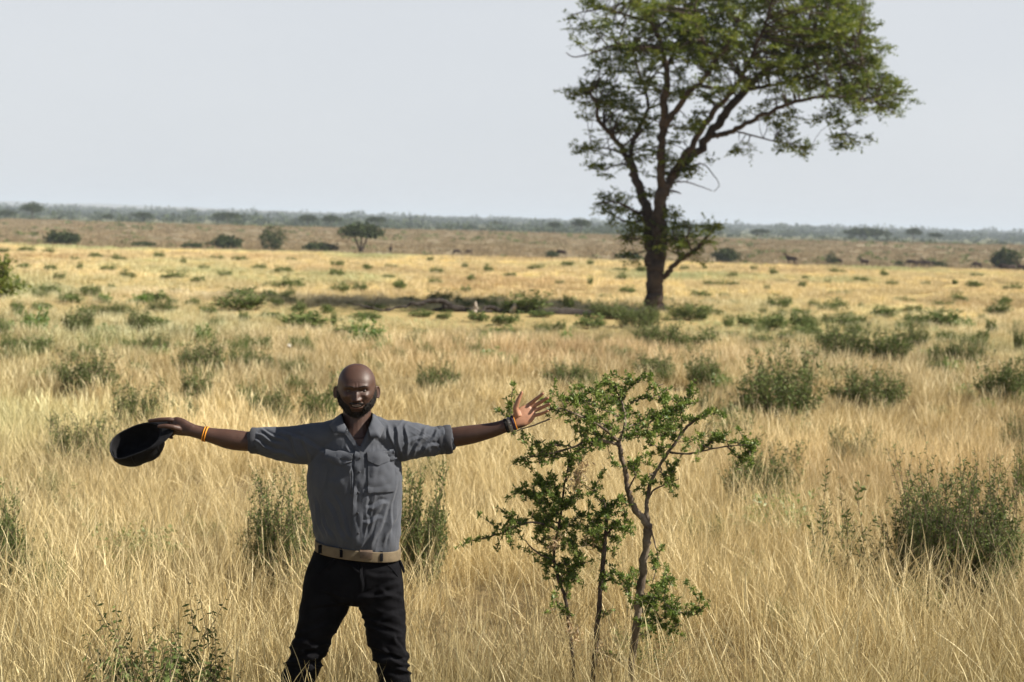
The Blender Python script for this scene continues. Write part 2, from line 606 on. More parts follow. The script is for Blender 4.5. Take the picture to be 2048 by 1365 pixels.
FT = [
    # valley bushes under the bare slope
    (127, 497, 76, 32, 222, 'broad dark bush, farthest left of the bushes below the bare slope', 'bush', 0),
    (287, 501, 48, 16, 222, 'flat low bush on the plain edge, between the broad left bush and the paired bushes', 'bush', 0),
    (384, 504, 46, 16, 222, 'flat low bush just left of the leaning heap-shaped bush on the plain edge', 'bush', 0),
    (455, 508, 66, 34, 222, 'heap-shaped green bush left of the tall round bush below the bare slope', 'bush', 0),
    (545, 508, 56, 52, 222, 'tall round dark bush standing right of the heap-shaped bush', 'bush', 0),
    (640, 510, 66, 22, 222, 'long low bush between the tall round bush and the umbrella tree', 'bush', 0),
    (722, 512, 92, 50, 222, 'umbrella shaped dark tree with a short split trunk below the bare slope', 'acacia_tree', 17),
    (1104, 522, 32, 20, 222, 'small round bush beside a lying dark animal, left of the big tree', 'bush', 0),
    (1258, 527, 54, 20, 222, 'dark bush seen just left of the big tree trunk', 'bush', 0),
    (1452, 530, 60, 32, 222, 'dark double bush on the plain edge, right of the big tree trunk', 'bush', 0),
    (1662, 534, 26, 28, 222, 'narrow grey green bush among the grazing animals, mid right', 'bush', 0),
    (1798, 538, 20, 16, 222, 'tiny bush left of the grazing herd on the right', 'bush', 0),
    (1880, 540, 28, 16, 222, 'small scrubby bush inside the grazing herd on the right', 'bush', 0),
    (2008, 541, 62, 42, 222, 'ragged dark bush at the right edge behind the herd', 'bush', 0),
    (1360, 498, 14, 16, 330, 'little shrub alone halfway up the bare slope, right of the big trunk', 'bush', 0),
    # trees along the foot of the blue woods
    (65, 444, 52, 40, 560, 'tall rounded tree at the far left of the hazy tree line', 'tree', 6),
    (15, 445, 40, 26, 600, 'rounded tree at the very left edge of the hazy tree line', 'tree', 4),
    (215, 447, 30, 18, 600, 'small dark tree right of the tall tree, hazy tree line far left', 'tree', 3),
    (285, 448, 44, 24, 600, 'wide dark tree in the hazy tree line, above the flat low bush', 'tree', 4),
    (455, 453, 62, 28, 570, 'broad flat-topped tree in the tree line, above the heap-shaped bush', 'tree', 8),
    (617, 457, 44, 28, 560, 'rounded tree, left one of a pair above the long low bush', 'tree', 6),
    (662, 457, 44, 26, 560, 'rounded tree, right one of a pair above the long low bush', 'tree', 6),
    (752, 459, 46, 26, 560, 'flat-topped tree in the tree line just behind the umbrella tree', 'tree', 8),
    (1108, 469, 32, 26, 560, 'smaller pale tree, left one of two trees left of the big trunk', 'tree', 6),
    (1162, 470, 46, 34, 560, 'larger rounded tree, right one of two trees left of the big trunk', 'tree', 6),
    (1520, 476, 40, 18, 620, 'low rounded tree in the hazy tree line right of the big tree', 'tree', 3),
    (1730, 480, 90, 22, 620, 'long dark clump of trees in the hazy tree line, mid right', 'tree', 3),
    (1826, 482, 36, 26, 600, 'dark rounded tree standing highest in the tree line on the right', 'tree', 4),
    (1870, 483, 34, 18, 620, 'pale rounded tree beside the highest tree on the right', 'tree', 3),
]
for k, (px, py, w, h, Y, lab, nm, tr) in enumerate(FT):
    if nm == 'bush':
        far_tree(px, py, w, h, Y, lab, seed=100 + k, group='bushes along the plain edge')
    else:
        s = Y / FPX
        far_tree(px, py - tr, w, h - (0 if nm == 'acacia_tree' else tr), Y, lab, nm, 'tree', tr, 'trees of the hazy tree line' if nm == 'tree' else None, 100 + k, nm == 'acacia_tree')
# ------------------------------------------------------------------ the big acacia
TY = 42.0
TS = TY / FPX                          # metres per photo pixel at the tree


def acacia():
    rg = np.random.default_rng(5)
    base = at(1312, 622, TY)
    base.z = h1(base.x, TY)
    root = thing('acacia_tree', 'large spreading green acacia with dark forked trunk towering behind the man', 'tree', base)
    B = np.array(base)

    def L(px, py, dy=0.0):
        return np.array(at(px, py, TY + dy)) - B

    limbs = []                          # dense polylines (x,y,z,r)

    def limb(pts, n=5):
        rows = [np.append(L(px, py, dy), r * TS) for px, py, dy, r in pts]
        P = catmull(rows, n)
        P[:, 3] = np.maximum(P[:, 3], 0.008)
        P[1:-1, :3] += rg.normal(size=(len(P) - 2, 3)) * np.minimum(P[1:-1, 3:4] * 0.25, 0.04)
        limbs.append(P)
        return P

    # trunk and main limbs: photo bearing x, y, metres behind the trunk, radius in photo pixels
    limb([(1310, 640, 0, 26), (1310, 612, 0, 19.5), (1310, 575, 0, 17), (1311, 540, 0, 16.5), (1313, 510, 0, 16)])
    limb([(1316, 530, 0, 15), (1321, 480, 0, 14), (1321, 430, 0, 13.5), (1323, 390, 0, 12.5), (1327, 368, 0, 12)])
    limb([(1303, 530, 0, 13), (1298, 480, .3, 11.5), (1293, 430, .5, 10.5), (1284, 390, .7, 9), (1272, 355, .8, 8.5), (1262, 330, .9, 8), (1255, 312, 1, 7)])
    limb([(1255, 315, 1, 6), (1238, 290, .8, 5), (1215, 262, .4, 4.5), (1196, 238, .0, 4), (1194, 210, -.3, 3), (1180, 185, -.6, 2.4)])
    limb([(1258, 318, 1, 5.5), (1268, 280, 1.6, 5), (1290, 235, 2, 4.2), (1296, 200, 2.3, 3.4), (1280, 150, 2.6, 2.5), (1265, 100, 3, 2)])
    limb([(1325, 375, 0, 9.5), (1322, 330, -.3, 8.5), (1323, 285, -.6, 8), (1328, 245, -.8, 8), (1330, 200, -1, 7.5), (1334, 150, -1.1, 6), (1325, 95, -1.2, 5), (1300, 45, -1.4, 4), (1270, 10, -1.6, 3)])
    limb([(1330, 255, -.8, 6), (1350, 225, -1.2, 6), (1378, 185, -1.6, 5.5), (1405, 160, -1.8, 5), (1432, 120, -2, 4), (1458, 85, -2.2, 3), (1480, 50, -2.4, 2.4)])
    limb([(1330, 150, -1.1, 4.5), (1345, 110, -.6, 4), (1365, 60, 0, 3.4), (1370, 10, .4, 2.6), (1380, -50, .8, 2)])
    limb([(1328, 378, 0, 9), (1350, 345, .3, 9), (1385, 310, .6, 8.8), (1420, 270, .8, 8.8), (1450, 228, 1, 8.6), (1490, 180, 1.3, 8), (1520, 150, 1.5, 7), (1560, 120, 1.7, 5.5), (1600, 85, 2, 4.5), (1640, 50, 2.2, 3.3), (1680, 20, 2.4, 2.4)])
    limb([(1335, 362, .2, 6.5), (1365, 318, -.2, 6.5), (1395, 275, -.5, 6.2), (1420, 235, -.7, 6), (1450, 200, -1, 5.2), (1480, 160, -1.4, 4.5), (1505, 110, -1.8, 3.5), (1530, 50, -2.2, 2.6), (1545, 0, -2.5, 2)])
    limb([(1418, 272, .8, 6), (1440, 270, .6, 5.6), (1465, 262, .2, 5.2), (1500, 243, -.3, 4.6), (1545, 222, -.6, 4.2), (1590, 205, -.8, 3.8), (1640, 195, -1, 3), (1700, 196, -1.2, 2.4), (1750, 205, -1.4, 1.8)])
    limb([(1640, 195, -1, 2), (1660, 180, -1.2, 2), (1700, 170, -1.4, 1.6), (1760, 180, -1.8, 1.2)])
    limb([(1652, 196, -1, 1.3), (1668, 215, -1, 1.2), (1680, 240, -1, 1.1), (1692, 265, -1, 1)])
    limb([(1465, 262, .2, 2), (1500, 270, .4, 1.8), (1545, 282, .6, 1.5), (1590, 290, .8, 1.2), (1618, 310, 1, 1)])
    limb([(1520, 150, 1.5, 4.5), (1570, 140, 2.2, 3.8), (1630, 130, 2.8, 3), (1690, 120, 3.2, 2)])
    limb([(1490, 180, 1.3, 4), (1540, 172, .6, 3.2), (1600, 158, .0, 2.6), (1660, 140, -.4, 2), (1720, 120, -.8, 1.6)])
    limb([(1560, 120, 1.7, 3.5), (1600, 115, 1, 3), (1660, 95, .4, 2.2), (1720, 70, 0, 1.6)])
    limb([(1430, 120, -2, 3), (1400, 70, -2.4, 2.6), (1390, 20, -2.8, 2), (1400, -30, -3, 1.6)])
    limb([(1300, 45, -1.4, 2.8), (1250, 30, -1, 2.4), (1215, 18, -.6, 2), (1180, 22, -.2, 1.5), (1145, 30, 0, 1)])
    limb([(1325, 95, -1.2, 3), (1285, 95, -1.8, 2.6), (1235, 90, -2.2, 2), (1190, 105, -2.4, 1.6), (1150, 115, -2.6, 1.2), (1132, 106, -2.6, .8)])
    limb([(1262, 330, .9, 2.4), (1235, 330, .4, 2), (1205, 340, 0, 1.3), (1185, 338, -.2, 1)])
    limb([(1255, 312, 1, 2.6), (1225, 300, 1.6, 2), (1190, 296, 2, 1.5), (1152, 296, 2.2, 1)])
    limb([(1292, 430, .5, 3), (1265, 420, -.2, 2.4), (1232, 405, -.6, 1.8), (1198, 406, -.8, 1.2)])
    limb([(1290, 440, .5, 2.6), (1255, 445, 1, 2.2), (1215, 425, 1.4, 1.5)])
    limb([(1298, 480, .3, 2), (1268, 478, -.2, 1.6), (1240, 482, -.4, 1)])
    limb([(1300, 500, .3, 1.8), (1270, 508, .2, 1.3), (1245, 515, .2, 1)])
    limb([(1326, 556, 0, 6), (1340, 540, -.3, 5.2), (1360, 522, -.5, 5), (1385, 505, -.7, 4.5), (1402, 488, -.8, 3.6), (1420, 468, -.9, 2.4), (1428, 452, -.9, 1.6)])
    limb([(1362, 520, -.5, 3), (1352, 490, -.2, 2.4), (1345, 460, 0, 1.7), (1350, 440, 0, 1.2)])
    limb([(1385, 505, -.7, 2.4), (1375, 480, -1, 2), (1380, 455, -1.2, 1.2)])
    limb([(1350, 345, .3, 3), (1385, 335, .2, 2.2), (1405, 328, 0, 1.4), (1428, 352, -.2, 1), (1438, 370, -.2, .8), (1428, 384, -.2, .7)])
    limb([(1345, 365, .1, 2), (1375, 365, .6, 1.4), (1405, 375, .8, 1), (1425, 382, .8, .7)])
    limb([(1335, 380, 0, 2.6), (1352, 384, -.4, 2), (1362, 388, -.6, 1)])
    tb = MB()
    for k, P in enumerate(limbs):
        n_ = 14 if P[0, 3] > 0.15 else (9 if P[0, 3] > 0.06 else 6)
        V, F = tube(P[:, :3], P[:, 3], n_, True, 0.16 if P[0, 3] > 0.1 else 0.0, k)
        tb.add(V, F)

    # where the leaves hang: photo ellipse cx, cy, rx, ry, sprays, depth, depth spread
    blobs = [
        (1500, 45, 215, 95, 300, 0, 3.4), (1560, -50, 190, 80, 120, 0, 3), (1330, -40, 170, 70, 90, 0, 3), (1620, 60, 125, 75, 130, .5, 2.6), (1640, 130, 105, 62, 96, .6, 2.2),
        (1700, 160, 75, 55, 62, 0, 1.8), (1745, 190, 62, 42, 52, -.6, 1.4), (1700, 40, 55, 42, 34, 0, 1.6), (1735, 100, 40, 40, 20, 0, 1.4),
        (1790, 205, 28, 24, 16, -.8, .8), (1697, 280, 30, 20, 15, -1, .5), (1700, 225, 50, 25, 16, -1, .8),
        (1570, 165, 75, 45, 40, 0, 2), (1530, 235, 75, 20, 16, .2, 1), (1590, 285, 36, 18, 12, .8, .6), (1613, 310, 12, 14, 5, .9, .3), (1490, 285, 20, 18, 6, .4, .5), (1545, 262, 40, 16, 8, .5, .6), (1620, 235, 40, 14, 6, -.6, .6),
        (1355, 110, 110, 85, 105, -.6, 2.8), (1420, 60, 80, 65, 70, -1, 2.6), (1440, 160, 50, 40, 26, -1, 2), (1400, 225, 35, 35, 13, -.8, 1.4),
        (1280, 60, 90, 60, 50, -1, 2.4), (1200, 25, 70, 30, 26, -.4, 1.6), (1160, 40, 30, 26, 9, 0, .8), (1230, 100, 70, 40, 28, -1.8, 1.6),
        (1240, 165, 75, 50, 44, .2, 2.2), (1195, 190, 58, 26, 28, -.2, 1.4), (1152, 185, 26, 14, 8, -.4, .6), (1225, 235, 65, 40, 34, .6, 1.8), (1290, 210, 50, 50, 30, 1, 1.8), (1265, 265, 50, 28, 20, 1, 1.4),
        (1215, 300, 55, 20, 19, 1.2, 1), (1170, 296, 22, 6, 4, 2, .4), (1300, 310, 50, 30, 16, .6, 1.2), (1225, 340, 42, 16, 13, .2, .8), (1345, 300, 40, 35, 13, -.2, 1.2), (1330, 350, 32, 20, 9, .3, .8), (1370, 255, 30, 30, 9, 0, 1),
        (1235, 405, 40, 18, 16, -.5, .8), (1255, 432, 40, 20, 20, .5, .9), (1215, 410, 22, 15, 8, -.6, .4), (1285, 465, 28, 18, 12, 0, .7), (1265, 480, 28, 10, 7, -.2, .5), (1262, 512, 22, 10, 6, .2, .4), (1300, 395, 24, 18, 7, .5, .7),
        (1350, 455, 34, 26, 24, -.2, .9), (1380, 480, 42, 28, 34, -.8, 1), (1420, 465, 16, 18, 11, -.9, .5), (1350, 495, 24, 18, 10, -.4, .6), (1340, 425, 16, 16, 5, 0, .5), (1390, 510, 28, 14, 10, -.7, .6),
        (1395, 330, 28, 14, 9, .1, .6), (1360, 345, 16, 12, 5, .2, .4),
    ]
    nodes = np.concatenate(limbs)
    LC, LD, LL, LW, LS = [], [], [], [], []
    for cx, cy, rx, ry, n_, dy, sp in blobs:
        n_ = max(3, int(n_ * (0.60 if cx < 1320 else (0.45 if cy > 430 else (0.70 if cy > 150 else 0.84)))))
        for k in range(n_):
            a, rr = rg.uniform(0, 2 * np.pi), math.sqrt(rg.random())
            px, py = cx + rx * rr * math.cos(a), cy + ry * rr * math.sin(a)
            c = L(px, py, dy + rg.normal() * sp * 0.55)
            # a twig from the nearest limb that lies lower or inward
            d = np.linalg.norm(nodes[:, :3] - c, axis=1) + 0.6 * np.maximum(0, nodes[:, 2] - c[2])
            q = nodes[int(np.argmin(d))]
            dist = np.linalg.norm(q[:3] - c)
            if dist > 0.25:
                mid = (q[:3] + c) / 2 + rg.normal(size=3) * 0.10 * dist + np.array([0, 0, 0.05 * dist])
                P = catmull([q[:3], mid, c], 3)
                V, F = tube(P, np.linspace(min(q[3] * 0.6, 0.012 + 0.012 * dist), 0.006, len(P)), 4, False)
                tb.add(V, F)
            # flat spray: a few leafy sprigs leaving the twig end
            out = c - q[:3]
            out = out / (np.linalg.norm(out) + 1e-6)
            for s in range(rg.integers(5, 9)):
                dr = out * 0.5 + rg.normal(size=3) * np.array([0.9, 0.9, 0.35])
                dr[2] += 0.06
                dr /= np.linalg.norm(dr)
                ln = rg.uniform(0.18, 0.46)
                m_ = int(ln / 0.024)
                t = np.linspace(0.12, 1, m_)[:, None]
                pos = c + dr * ln * t + np.array([0, 0, -0.10]) * (t ** 2) * ln + rg.normal(size=(m_, 3)) * 0.022
                side = np.cross(dr, [0, 0, 1.0])
                side /= np.linalg.norm(side) + 1e-6
                ld = dr * 0.5 + side * rg.choice([-1, 1], (m_, 1)) + rg.normal(size=(m_, 3)) * 0.35
                LC.append(pos); LD.append(ld)
                LL.append(rg.uniform(0.07, 0.15, m_)); LW.append(rg.uniform(0.030, 0.066, m_))
                LS.append(np.clip(rg.normal(0.45, 0.16) + rg.normal(size=m_) * 0.18, 0, 1))
    tb.obj('trunk', M['bark'], root, True)
    V, F = leaves(np.concatenate(LC), np.concatenate(LD), np.concatenate(LL), np.concatenate(LW), rg, 0.62)
    cb = MB(); cb.add(V, F, np.repeat(np.concatenate(LS), 4))
    cb.obj('crown', M['leaf_tree'], root)
    return root


acacia()


# ------------------------------------------------------------------ the fallen trunk left of it
def fallen():
    rg = np.random.default_rng(9)
    Y0 = 38.8
    b = at(1010, 640, Y0)
    b.z = h1(b.x, Y0)
    rise = 0.09
    root = thing('fallen_tree', 'dark dead trunk lying in the grass with bare forking branches beside the big tree', 'fallen tree', b)
    B = np.array(b)

    def L(px, py, dy=0.0):
        return np.array(at(px, py, Y0 + dy)) - B + np.array([0, 0, rise])

    s = Y0 / FPX * 1.3

    def part(name, pts, m, n_=9, rough=0.2):
        P = catmull([np.append(L(x, y, d), r * s) for x, y, d, r in pts], 5)
        P[1:-1, :3] += rg.normal(size=(len(P) - 2, 3)) * 0.02
        V, F = tube(P[:, :3], P[:, 3], n_, True, rough, 3)
        mb = MB(); mb.add(V, F)
        return mb.obj(name, m, root, True)

    part('trunk', [(1292, 638, .4, 13), (1240, 640, .3, 12), (1180, 637, .2, 10.5), (1120, 635, .1, 9.5), (1070, 632, 0, 8.5), (1020, 632, 0, 7.5), (975, 635, 0, 7), (945, 633, 0, 6.5), (915, 626, -.1, 6), (885, 620, -.2, 6)], M['deadwood'], 12)
    part('branch', [(915, 626, -.1, 5), (890, 612, -.2, 4.5), (868, 609, -.3, 4), (840, 613, -.5, 3), (805, 621, -.7, 2), (770, 626, -.9, 1.4)], M['deadwood'])
    part('branch', [(905, 628, -.1, 4.5), (880, 628, .2, 4), (850, 632, .4, 3), (810, 636, .6, 2)], M['deadwood'])
    part('branch', [(900, 618, -.1, 3.6), (884, 608, .3, 3), (862, 611, .5, 2.4), (845, 608, .6, 1.4)], M['deadwood'])
    part('branch', [(1000, 632, 0, 4), (985, 622, -.2, 3.4), (970, 622, -.3, 3), (955, 634, -.4, 2.4)], M['deadwood'])
    part('branch', [(780, 628, -.4, 1.8), (740, 622, -.8, 1.5), (705, 615, -1, 1.1), (690, 613, -1, .7)], M['deadwood'])
    part('branch', [(745, 622, -.8, 1), (752, 608, -.8, .8), (758, 600, -.8, .5)], M['deadwood'])
    part('broken_stub', [(948, 634, -.2, 4.2), (950, 622, -.2, 3), (952, 611, -.2, 1.0)], M['bleached'])['label'] = 'bleached broken stub, left one'
    part('broken_stub', [(1022, 632, -.2, 4), (1029, 622, -.2, 3.6), (1030, 612, -.2, 1.0)], M['bleached'])['label'] = 'bleached broken stub, right one'
    for q in range(690, 1300, 22):
        p = at(q, 640, Y0)
        LOG_SPOTS.append((p.x, Y0 - 0.5, 1.1))
    return root


LOG_SPOTS = []
fallen()
# ------------------------------------------------------------------ shrubs of the plain
def shrub_meshes(seed, nst, leaf, per, w=1.0, arch=0.35, r_st=0.0042, droop=0.0, wid=0.34):
    """unit-high herb of upright wands set with small leaves: returns (stems, foliage) meshes"""
    rg = np.random.default_rng(seed)
    st, fo = MB(), MB()
    C, D, LL, S = [], [], [], []
    def shoot(P, q0, per_):
        q = np.sort(q0 + (1 - q0) * rg.random(per_))
        fi = q * (len(P) - 1)
        i0 = np.minimum(fi.astype(int), len(P) - 2)
        pos = P[i0] + (P[i0 + 1] - P[i0]) * (fi - i0)[:, None]
        tg = P[i0 + 1] - P[i0]
        tg /= np.linalg.norm(tg, axis=1)[:, None]
        d = rg.normal(size=(per_, 3)); d -= tg * np.sum(d * tg, 1)[:, None]
        d /= np.linalg.norm(d, axis=1)[:, None]
        d = d + tg * rg.uniform(0.2, 0.9, (per_, 1))
        d[:, 2] -= droop
        C.append(pos); D.append(d)
        LL.append(leaf * rg.uniform(0.55, 1.25, per_) * (1.1 - 0.5 * q))
        S.append(np.clip(rg.normal(0.42, 0.14) + rg.normal(size=per_) * 0.17 + 0.15 * (q - 0.5), 0, 1))

    lean = rg.normal(size=2) * 0.10
    for k in range(nst):
        a = rg.uniform(0, 2 * np.pi)
        rr = math.sqrt(rg.random())
        r0 = 0.30 * w * rr
        a2 = a + rg.normal() * 0.7
        r1 = 0.30 * w * math.sqrt(rg.random())
        h = rg.uniform(0.42, 0.86) * (1 - 0.35 * rr ** 2)
        if rg.random() < 0.16: h = rg.uniform(0.8, 1.05)
        b = np.array([r0 * math.cos(a), r0 * math.sin(a), -0.04])
        t = np.array([b[0] + r1 * math.cos(a2) + lean[0] * h, b[1] + r1 * math.sin(a2) + lean[1] * h, h])
        mid = b * 0.45 + t * 0.55 + rg.normal(size=3) * 0.045
        mid[2] = h * 0.52
        P = catmull([b, mid, t], 6)
        V, F = tube(P, np.linspace(r_st, r_st * 0.35, len(P)), 4, False)
        st.add(V, F)
        shoot(P, 0.15, per)
        for z in range(3):                  # side shoots
            i = rg.integers(3, len(P) - 2)
            d = rg.normal(size=3); d[2] = abs(d[2]) + 0.7; d /= np.linalg.norm(d)
            l2 = rg.uniform(0.10, 0.26) * w
            P2 = np.array([P[i] + d * l2 * u + np.array([0, 0, .06]) * u * u for u in np.linspace(0, 1, 4)])
            V, F = tube(P2, np.linspace(r_st * .6, r_st * .3, 4), 4, False)
            st.add(V, F)
            shoot(P2, 0.1, max(5, per // 3))
    LL = np.concatenate(LL)
    V, F = leaves(np.concatenate(C), np.concatenate(D), LL, LL * wid, rg, 0.35)
    fo.add(V, F, np.repeat(np.concatenate(S), 4))
    return st.mesh('stems'), fo.mesh('foliage')


PROTO = {}
for kind, sets in {
    'big': [(1, 210, 0.044, 60, 1.1), (2, 200, 0.044, 60, 1.0)],
    'near': [(3, 120, 0.060, 40, 1.0), (4, 130, 0.056, 40, 1.15), (5, 110, 0.062, 38, 0.9)],
    'mid': [(6, 80, 0.085, 24, 1.0), (7, 88, 0.08, 24, 1.2), (8, 70, 0.09, 22, 0.9), (9, 92, 0.08, 24, 1.1)],
    'wisp': [(10, 24, 0.062, 32, 1.2), (11, 18, 0.066, 30, 0.9)],
    'far': [(12, 30, 0.20, 11, 1.1), (13, 34, 0.18, 11, 1.2), (14, 26, 0.22, 10, 1.0)],
}.items():
    PROTO[kind] = [shrub_meshes(s, n_, lf, pr, w_) for s, n_, lf, pr, w_ in sets]
for v in PROTO.values():
    for a, b in v:
        a.materials.append(M['twig']); b.materials.append(M['leaf_shrub'])
BRIGHT = []
for s in (15, 16):
    a, b = shrub_meshes(s, 34, 0.15, 14, 1.2, wid=0.45)
    a.materials.append(M['twig']); b.materials.append(M['leaf_bright'])
    BRIGHT.append((a, b))
NIB = shrub_meshes(17, 110, 0.078, 34, 1.15, droop=0.75, wid=0.28)
NIB[0].materials.append(M['twig']); NIB[1].materials.append(M['leaf_shrub'])
SHRUB_SPOTS = list(LOG_SPOTS)


def shrub(px, py, w, h, kind, label, var=0, group='green shrubs scattered over the plain', lift=0.16, name='shrub', rot=None, parts=True):
    """visible foot at photo px, py (grass hides the lowest lift metres); w x h photo pixels"""
    p = gp(px, py, lift)
    s = p.y / FPX
    hh = h * s * 1.28 + lift
    ww = max(w * s * 1.2, 0.12)
    pr = {'bright': BRIGHT, 'drooping': [NIB]}.get(kind) or PROTO[kind]
    st, fo = pr[var % len(pr)]
    rz = rot if rot is not None else (px * 0.7 + py * 1.3) % 6.28
    if parts:
        root = thing(name, label, 'shrub', p, group)
        for nm, me in (('stems', st), ('foliage', fo)):
            o = link(nm, me, None, root)
    else:
        root = link(name, fo)
        tag(root, label, 'shrub', group)
        root.location = p
    root.rotation_euler = (0, 0, rz)
    root.scale = (ww / 1.12, ww / 1.12, hh)
    SHRUB_SPOTS.append((p.x, p.y, ww * 0.5))
    return root


SH = [
    # px, py, w, h, kind, label
    (330, 1400, 250, 150, 'drooping', 'leafy green herb with drooping narrow leaves at the bottom edge, left of the man'),
    (575, 1095, 140, 120, 'near', 'upright green shrub just behind the man, left of his waist'),
    (832, 1090, 120, 130, 'near', 'tall wandlike green shrub just behind the man, right of his waist'),
    (8, 1115, 120, 135, 'near', 'green shrub cut by the left edge, level with the man\'s shirt'),
    (1912, 1165, 225, 205, 'big', 'largest dense grey green shrub in the right foreground'),
    (1690, 1100, 190, 120, 'wisp', 'sparse thin-stemmed shrub just left of the largest right shrub'),
    (1500, 985, 135, 90, 'near', 'dark mounded shrub right of the thorn saplings, below their longest bough'),
    (1712, 918, 90, 52, 'near', 'small rounded shrub alone in straw grass, above the sparse thin-stemmed shrub'),
    (1785, 915, 60, 45, 'wisp', 'thin wispy shrub beside the small rounded shrub on the right'),
    (1555, 818, 140, 95, 'mid', 'dark bushy shrub with tall wisps above it, right of the saplings\' top'),
    (1580, 800, 110, 120, 'wisp', 'tall thin wisps rising from behind the dark bushy shrub'),
    (1733, 798, 125, 60, 'mid', 'fan-shaped green shrub with upright stems, mid right'),
    (1998, 792, 100, 75, 'mid', 'upright green shrub near the right edge, level with the fan-shaped shrub'),
    (1688, 708, 92, 62, 'mid', 'tufted grey shrub, leftmost of the row on the right middle distance'),
    (1770, 715, 90, 62, 'mid', 'dense dark shrub, second in the row on the right middle distance'),
    (1832, 682, 42, 32, 'mid', 'small shrub standing behind the dense dark one, right middle distance'),
    (1880, 716, 70, 32, 'mid', 'low dark shrub in the row, right of the dense dark shrub'),
    (1935, 718, 60, 36, 'mid', 'low dark shrub ending the row on the right middle distance'),
    (1300, 742, 86, 38, 'mid', 'flat green shrub above the thorn saplings\' top'),
    (1140, 755, 92, 30, 'mid', 'low spread shrub left of the saplings\' top, above the open hand'),
    (1180, 728, 36, 28, 'wisp', 'wispy little shrub behind the low spread one above the open hand'),
    (875, 762, 76, 34, 'mid', 'small green shrub between the man\'s head and his open hand'),
    (1408, 762, 76, 55, 'mid', 'loose shrub with long stems, just right of the saplings\' top'),
    (1412, 812, 60, 55, 'wisp', 'thin forked green stems right of the saplings\' top'),
    (1448, 872, 96, 46, 'mid', 'low dark shrub between the saplings and the bushy shrub'),
    (172, 770, 100, 62, 'mid', 'tufty upright shrub at left, above the black cap'),
    (112, 755, 46, 38, 'wisp', 'thin shrub just left of the tufty shrub at left'),
    (400, 740, 92, 55, 'mid', 'loose spreading shrub, upper of two left of the man\'s head'),
    (395, 785, 60, 44, 'mid', 'dark rounded shrub, lower of two left of the man\'s head'),
    (540, 818, 72, 42, 'mid', 'low faded shrub above the man\'s raised arm, left of his head'),
    (628, 838, 84, 74, 'mid', 'tall faded shrub directly left of the man\'s head'),
    (175, 905, 130, 62, 'near', 'dark shrub left of the black cap'),
    (265, 850, 110, 70, 'near', 'shrub with thin upright shoots behind the black cap'),
    (370, 822, 96, 50, 'wisp', 'thin shrub behind the hand that holds the cap'),
    (735, 676, 66, 30, 'bright', 'bright green leafy clump below the fallen branches'),
    (76, 656, 52, 34, 'bright', 'bright green clump near the left edge'),
    (152, 657, 62, 40, 'mid', 'grey green tuft right of the bright left clump'),
    (225, 630, 60, 24, 'mid', 'dark low shrub above the grey green tuft at left'),
    (275, 652, 52, 36, 'mid', 'dark rounded shrub in the left middle distance'),
    (325, 622, 48, 22, 'mid', 'dark leaning shrub left of the wide olive shrub'),
    (470, 618, 96, 32, 'far', 'wide olive shrub left of the fallen branches'),
    (310, 692, 52, 26, 'mid', 'small dull shrub below the dark rounded left shrub'),
    (408, 672, 36, 20, 'bright', 'little yellow green plant left of the fallen branches'),
    (520, 726, 62, 26, 'mid', 'low grey shrub upper left of the man\'s head'),
    (48, 694, 96, 20, 'mid', 'flat dark row of shrub near the left edge'),
    (2, 670, 24, 36, 'mid', 'dark shrub cut by the left edge, beside the bright left clump'),
    (1035, 622, 84, 32, 'far', 'green shrub standing right behind the pale broken stubs'),
    (1136, 618, 22, 26, 'far', 'dark upright plant behind the fallen trunk'),
    (1230, 634, 90, 28, 'mid', 'dark undergrowth covering the fallen trunk beside the big tree'),
    (1275, 644, 80, 34, 'mid', 'dark undergrowth at the foot of the big tree'),
    (1378, 638, 96, 32, 'mid', 'green undergrowth right of the big tree\'s foot'),
    (1325, 682, 96, 36, 'mid', 'olive shrub in front of the big tree\'s foot'),
    (1400, 682, 50, 20, 'far', 'low dull shrub right of the olive shrub before the big tree'),
    (1545, 648, 60, 22, 'far', 'dark low shrub, left one of a touching pair right of the big tree'),
    (1608, 644, 48, 20, 'far', 'dark low shrub, right one of a touching pair right of the big tree'),
    (1558, 617, 48, 22, 'far', 'round green shrub above the touching pair right of the big tree'),
    (1770, 636, 60, 20, 'far', 'low green shrub right of the touching pair'),
    (1885, 644, 86, 24, 'far', 'long low green shrub in the right distance'),
    (1990, 630, 44, 24, 'far', 'grey shrub near the right edge above the long low one'),
    (1982, 660, 22, 22, 'far', 'single small shrub below the long low one at right'),
    (2040, 690, 26, 34, 'mid', 'shrub cut by the right edge, level with the row of dark shrubs'),
    (2032, 902, 60, 62, 'near', 'dark shrub cut by the right edge, above the largest shrub'),
    (2046, 1005, 50, 90, 'near', 'narrow shrub cut by the right edge, beside the largest shrub'),
    (180, 590, 40, 20, 'far', 'low green plant in bright far grass, right of the left-edge young tree'),
    (258, 556, 30, 14, 'far', 'round green shrub on the bright far grass at left'),
    (600, 645, 110, 22, 'far', 'long dull green patch of shrub left of the fallen branches'),
    (720, 582, 30, 16, 'far', 'small shrub on bright grass above the fallen branches'),
]
for k, row in enumerate(SH):
    px, py, w, h, kind, lab = row
    shrub(px, py, w, h, kind, lab, k, lift=0.30 if py > 1050 and kind != 'big' else (0.16 if py > 640 else 0.05))

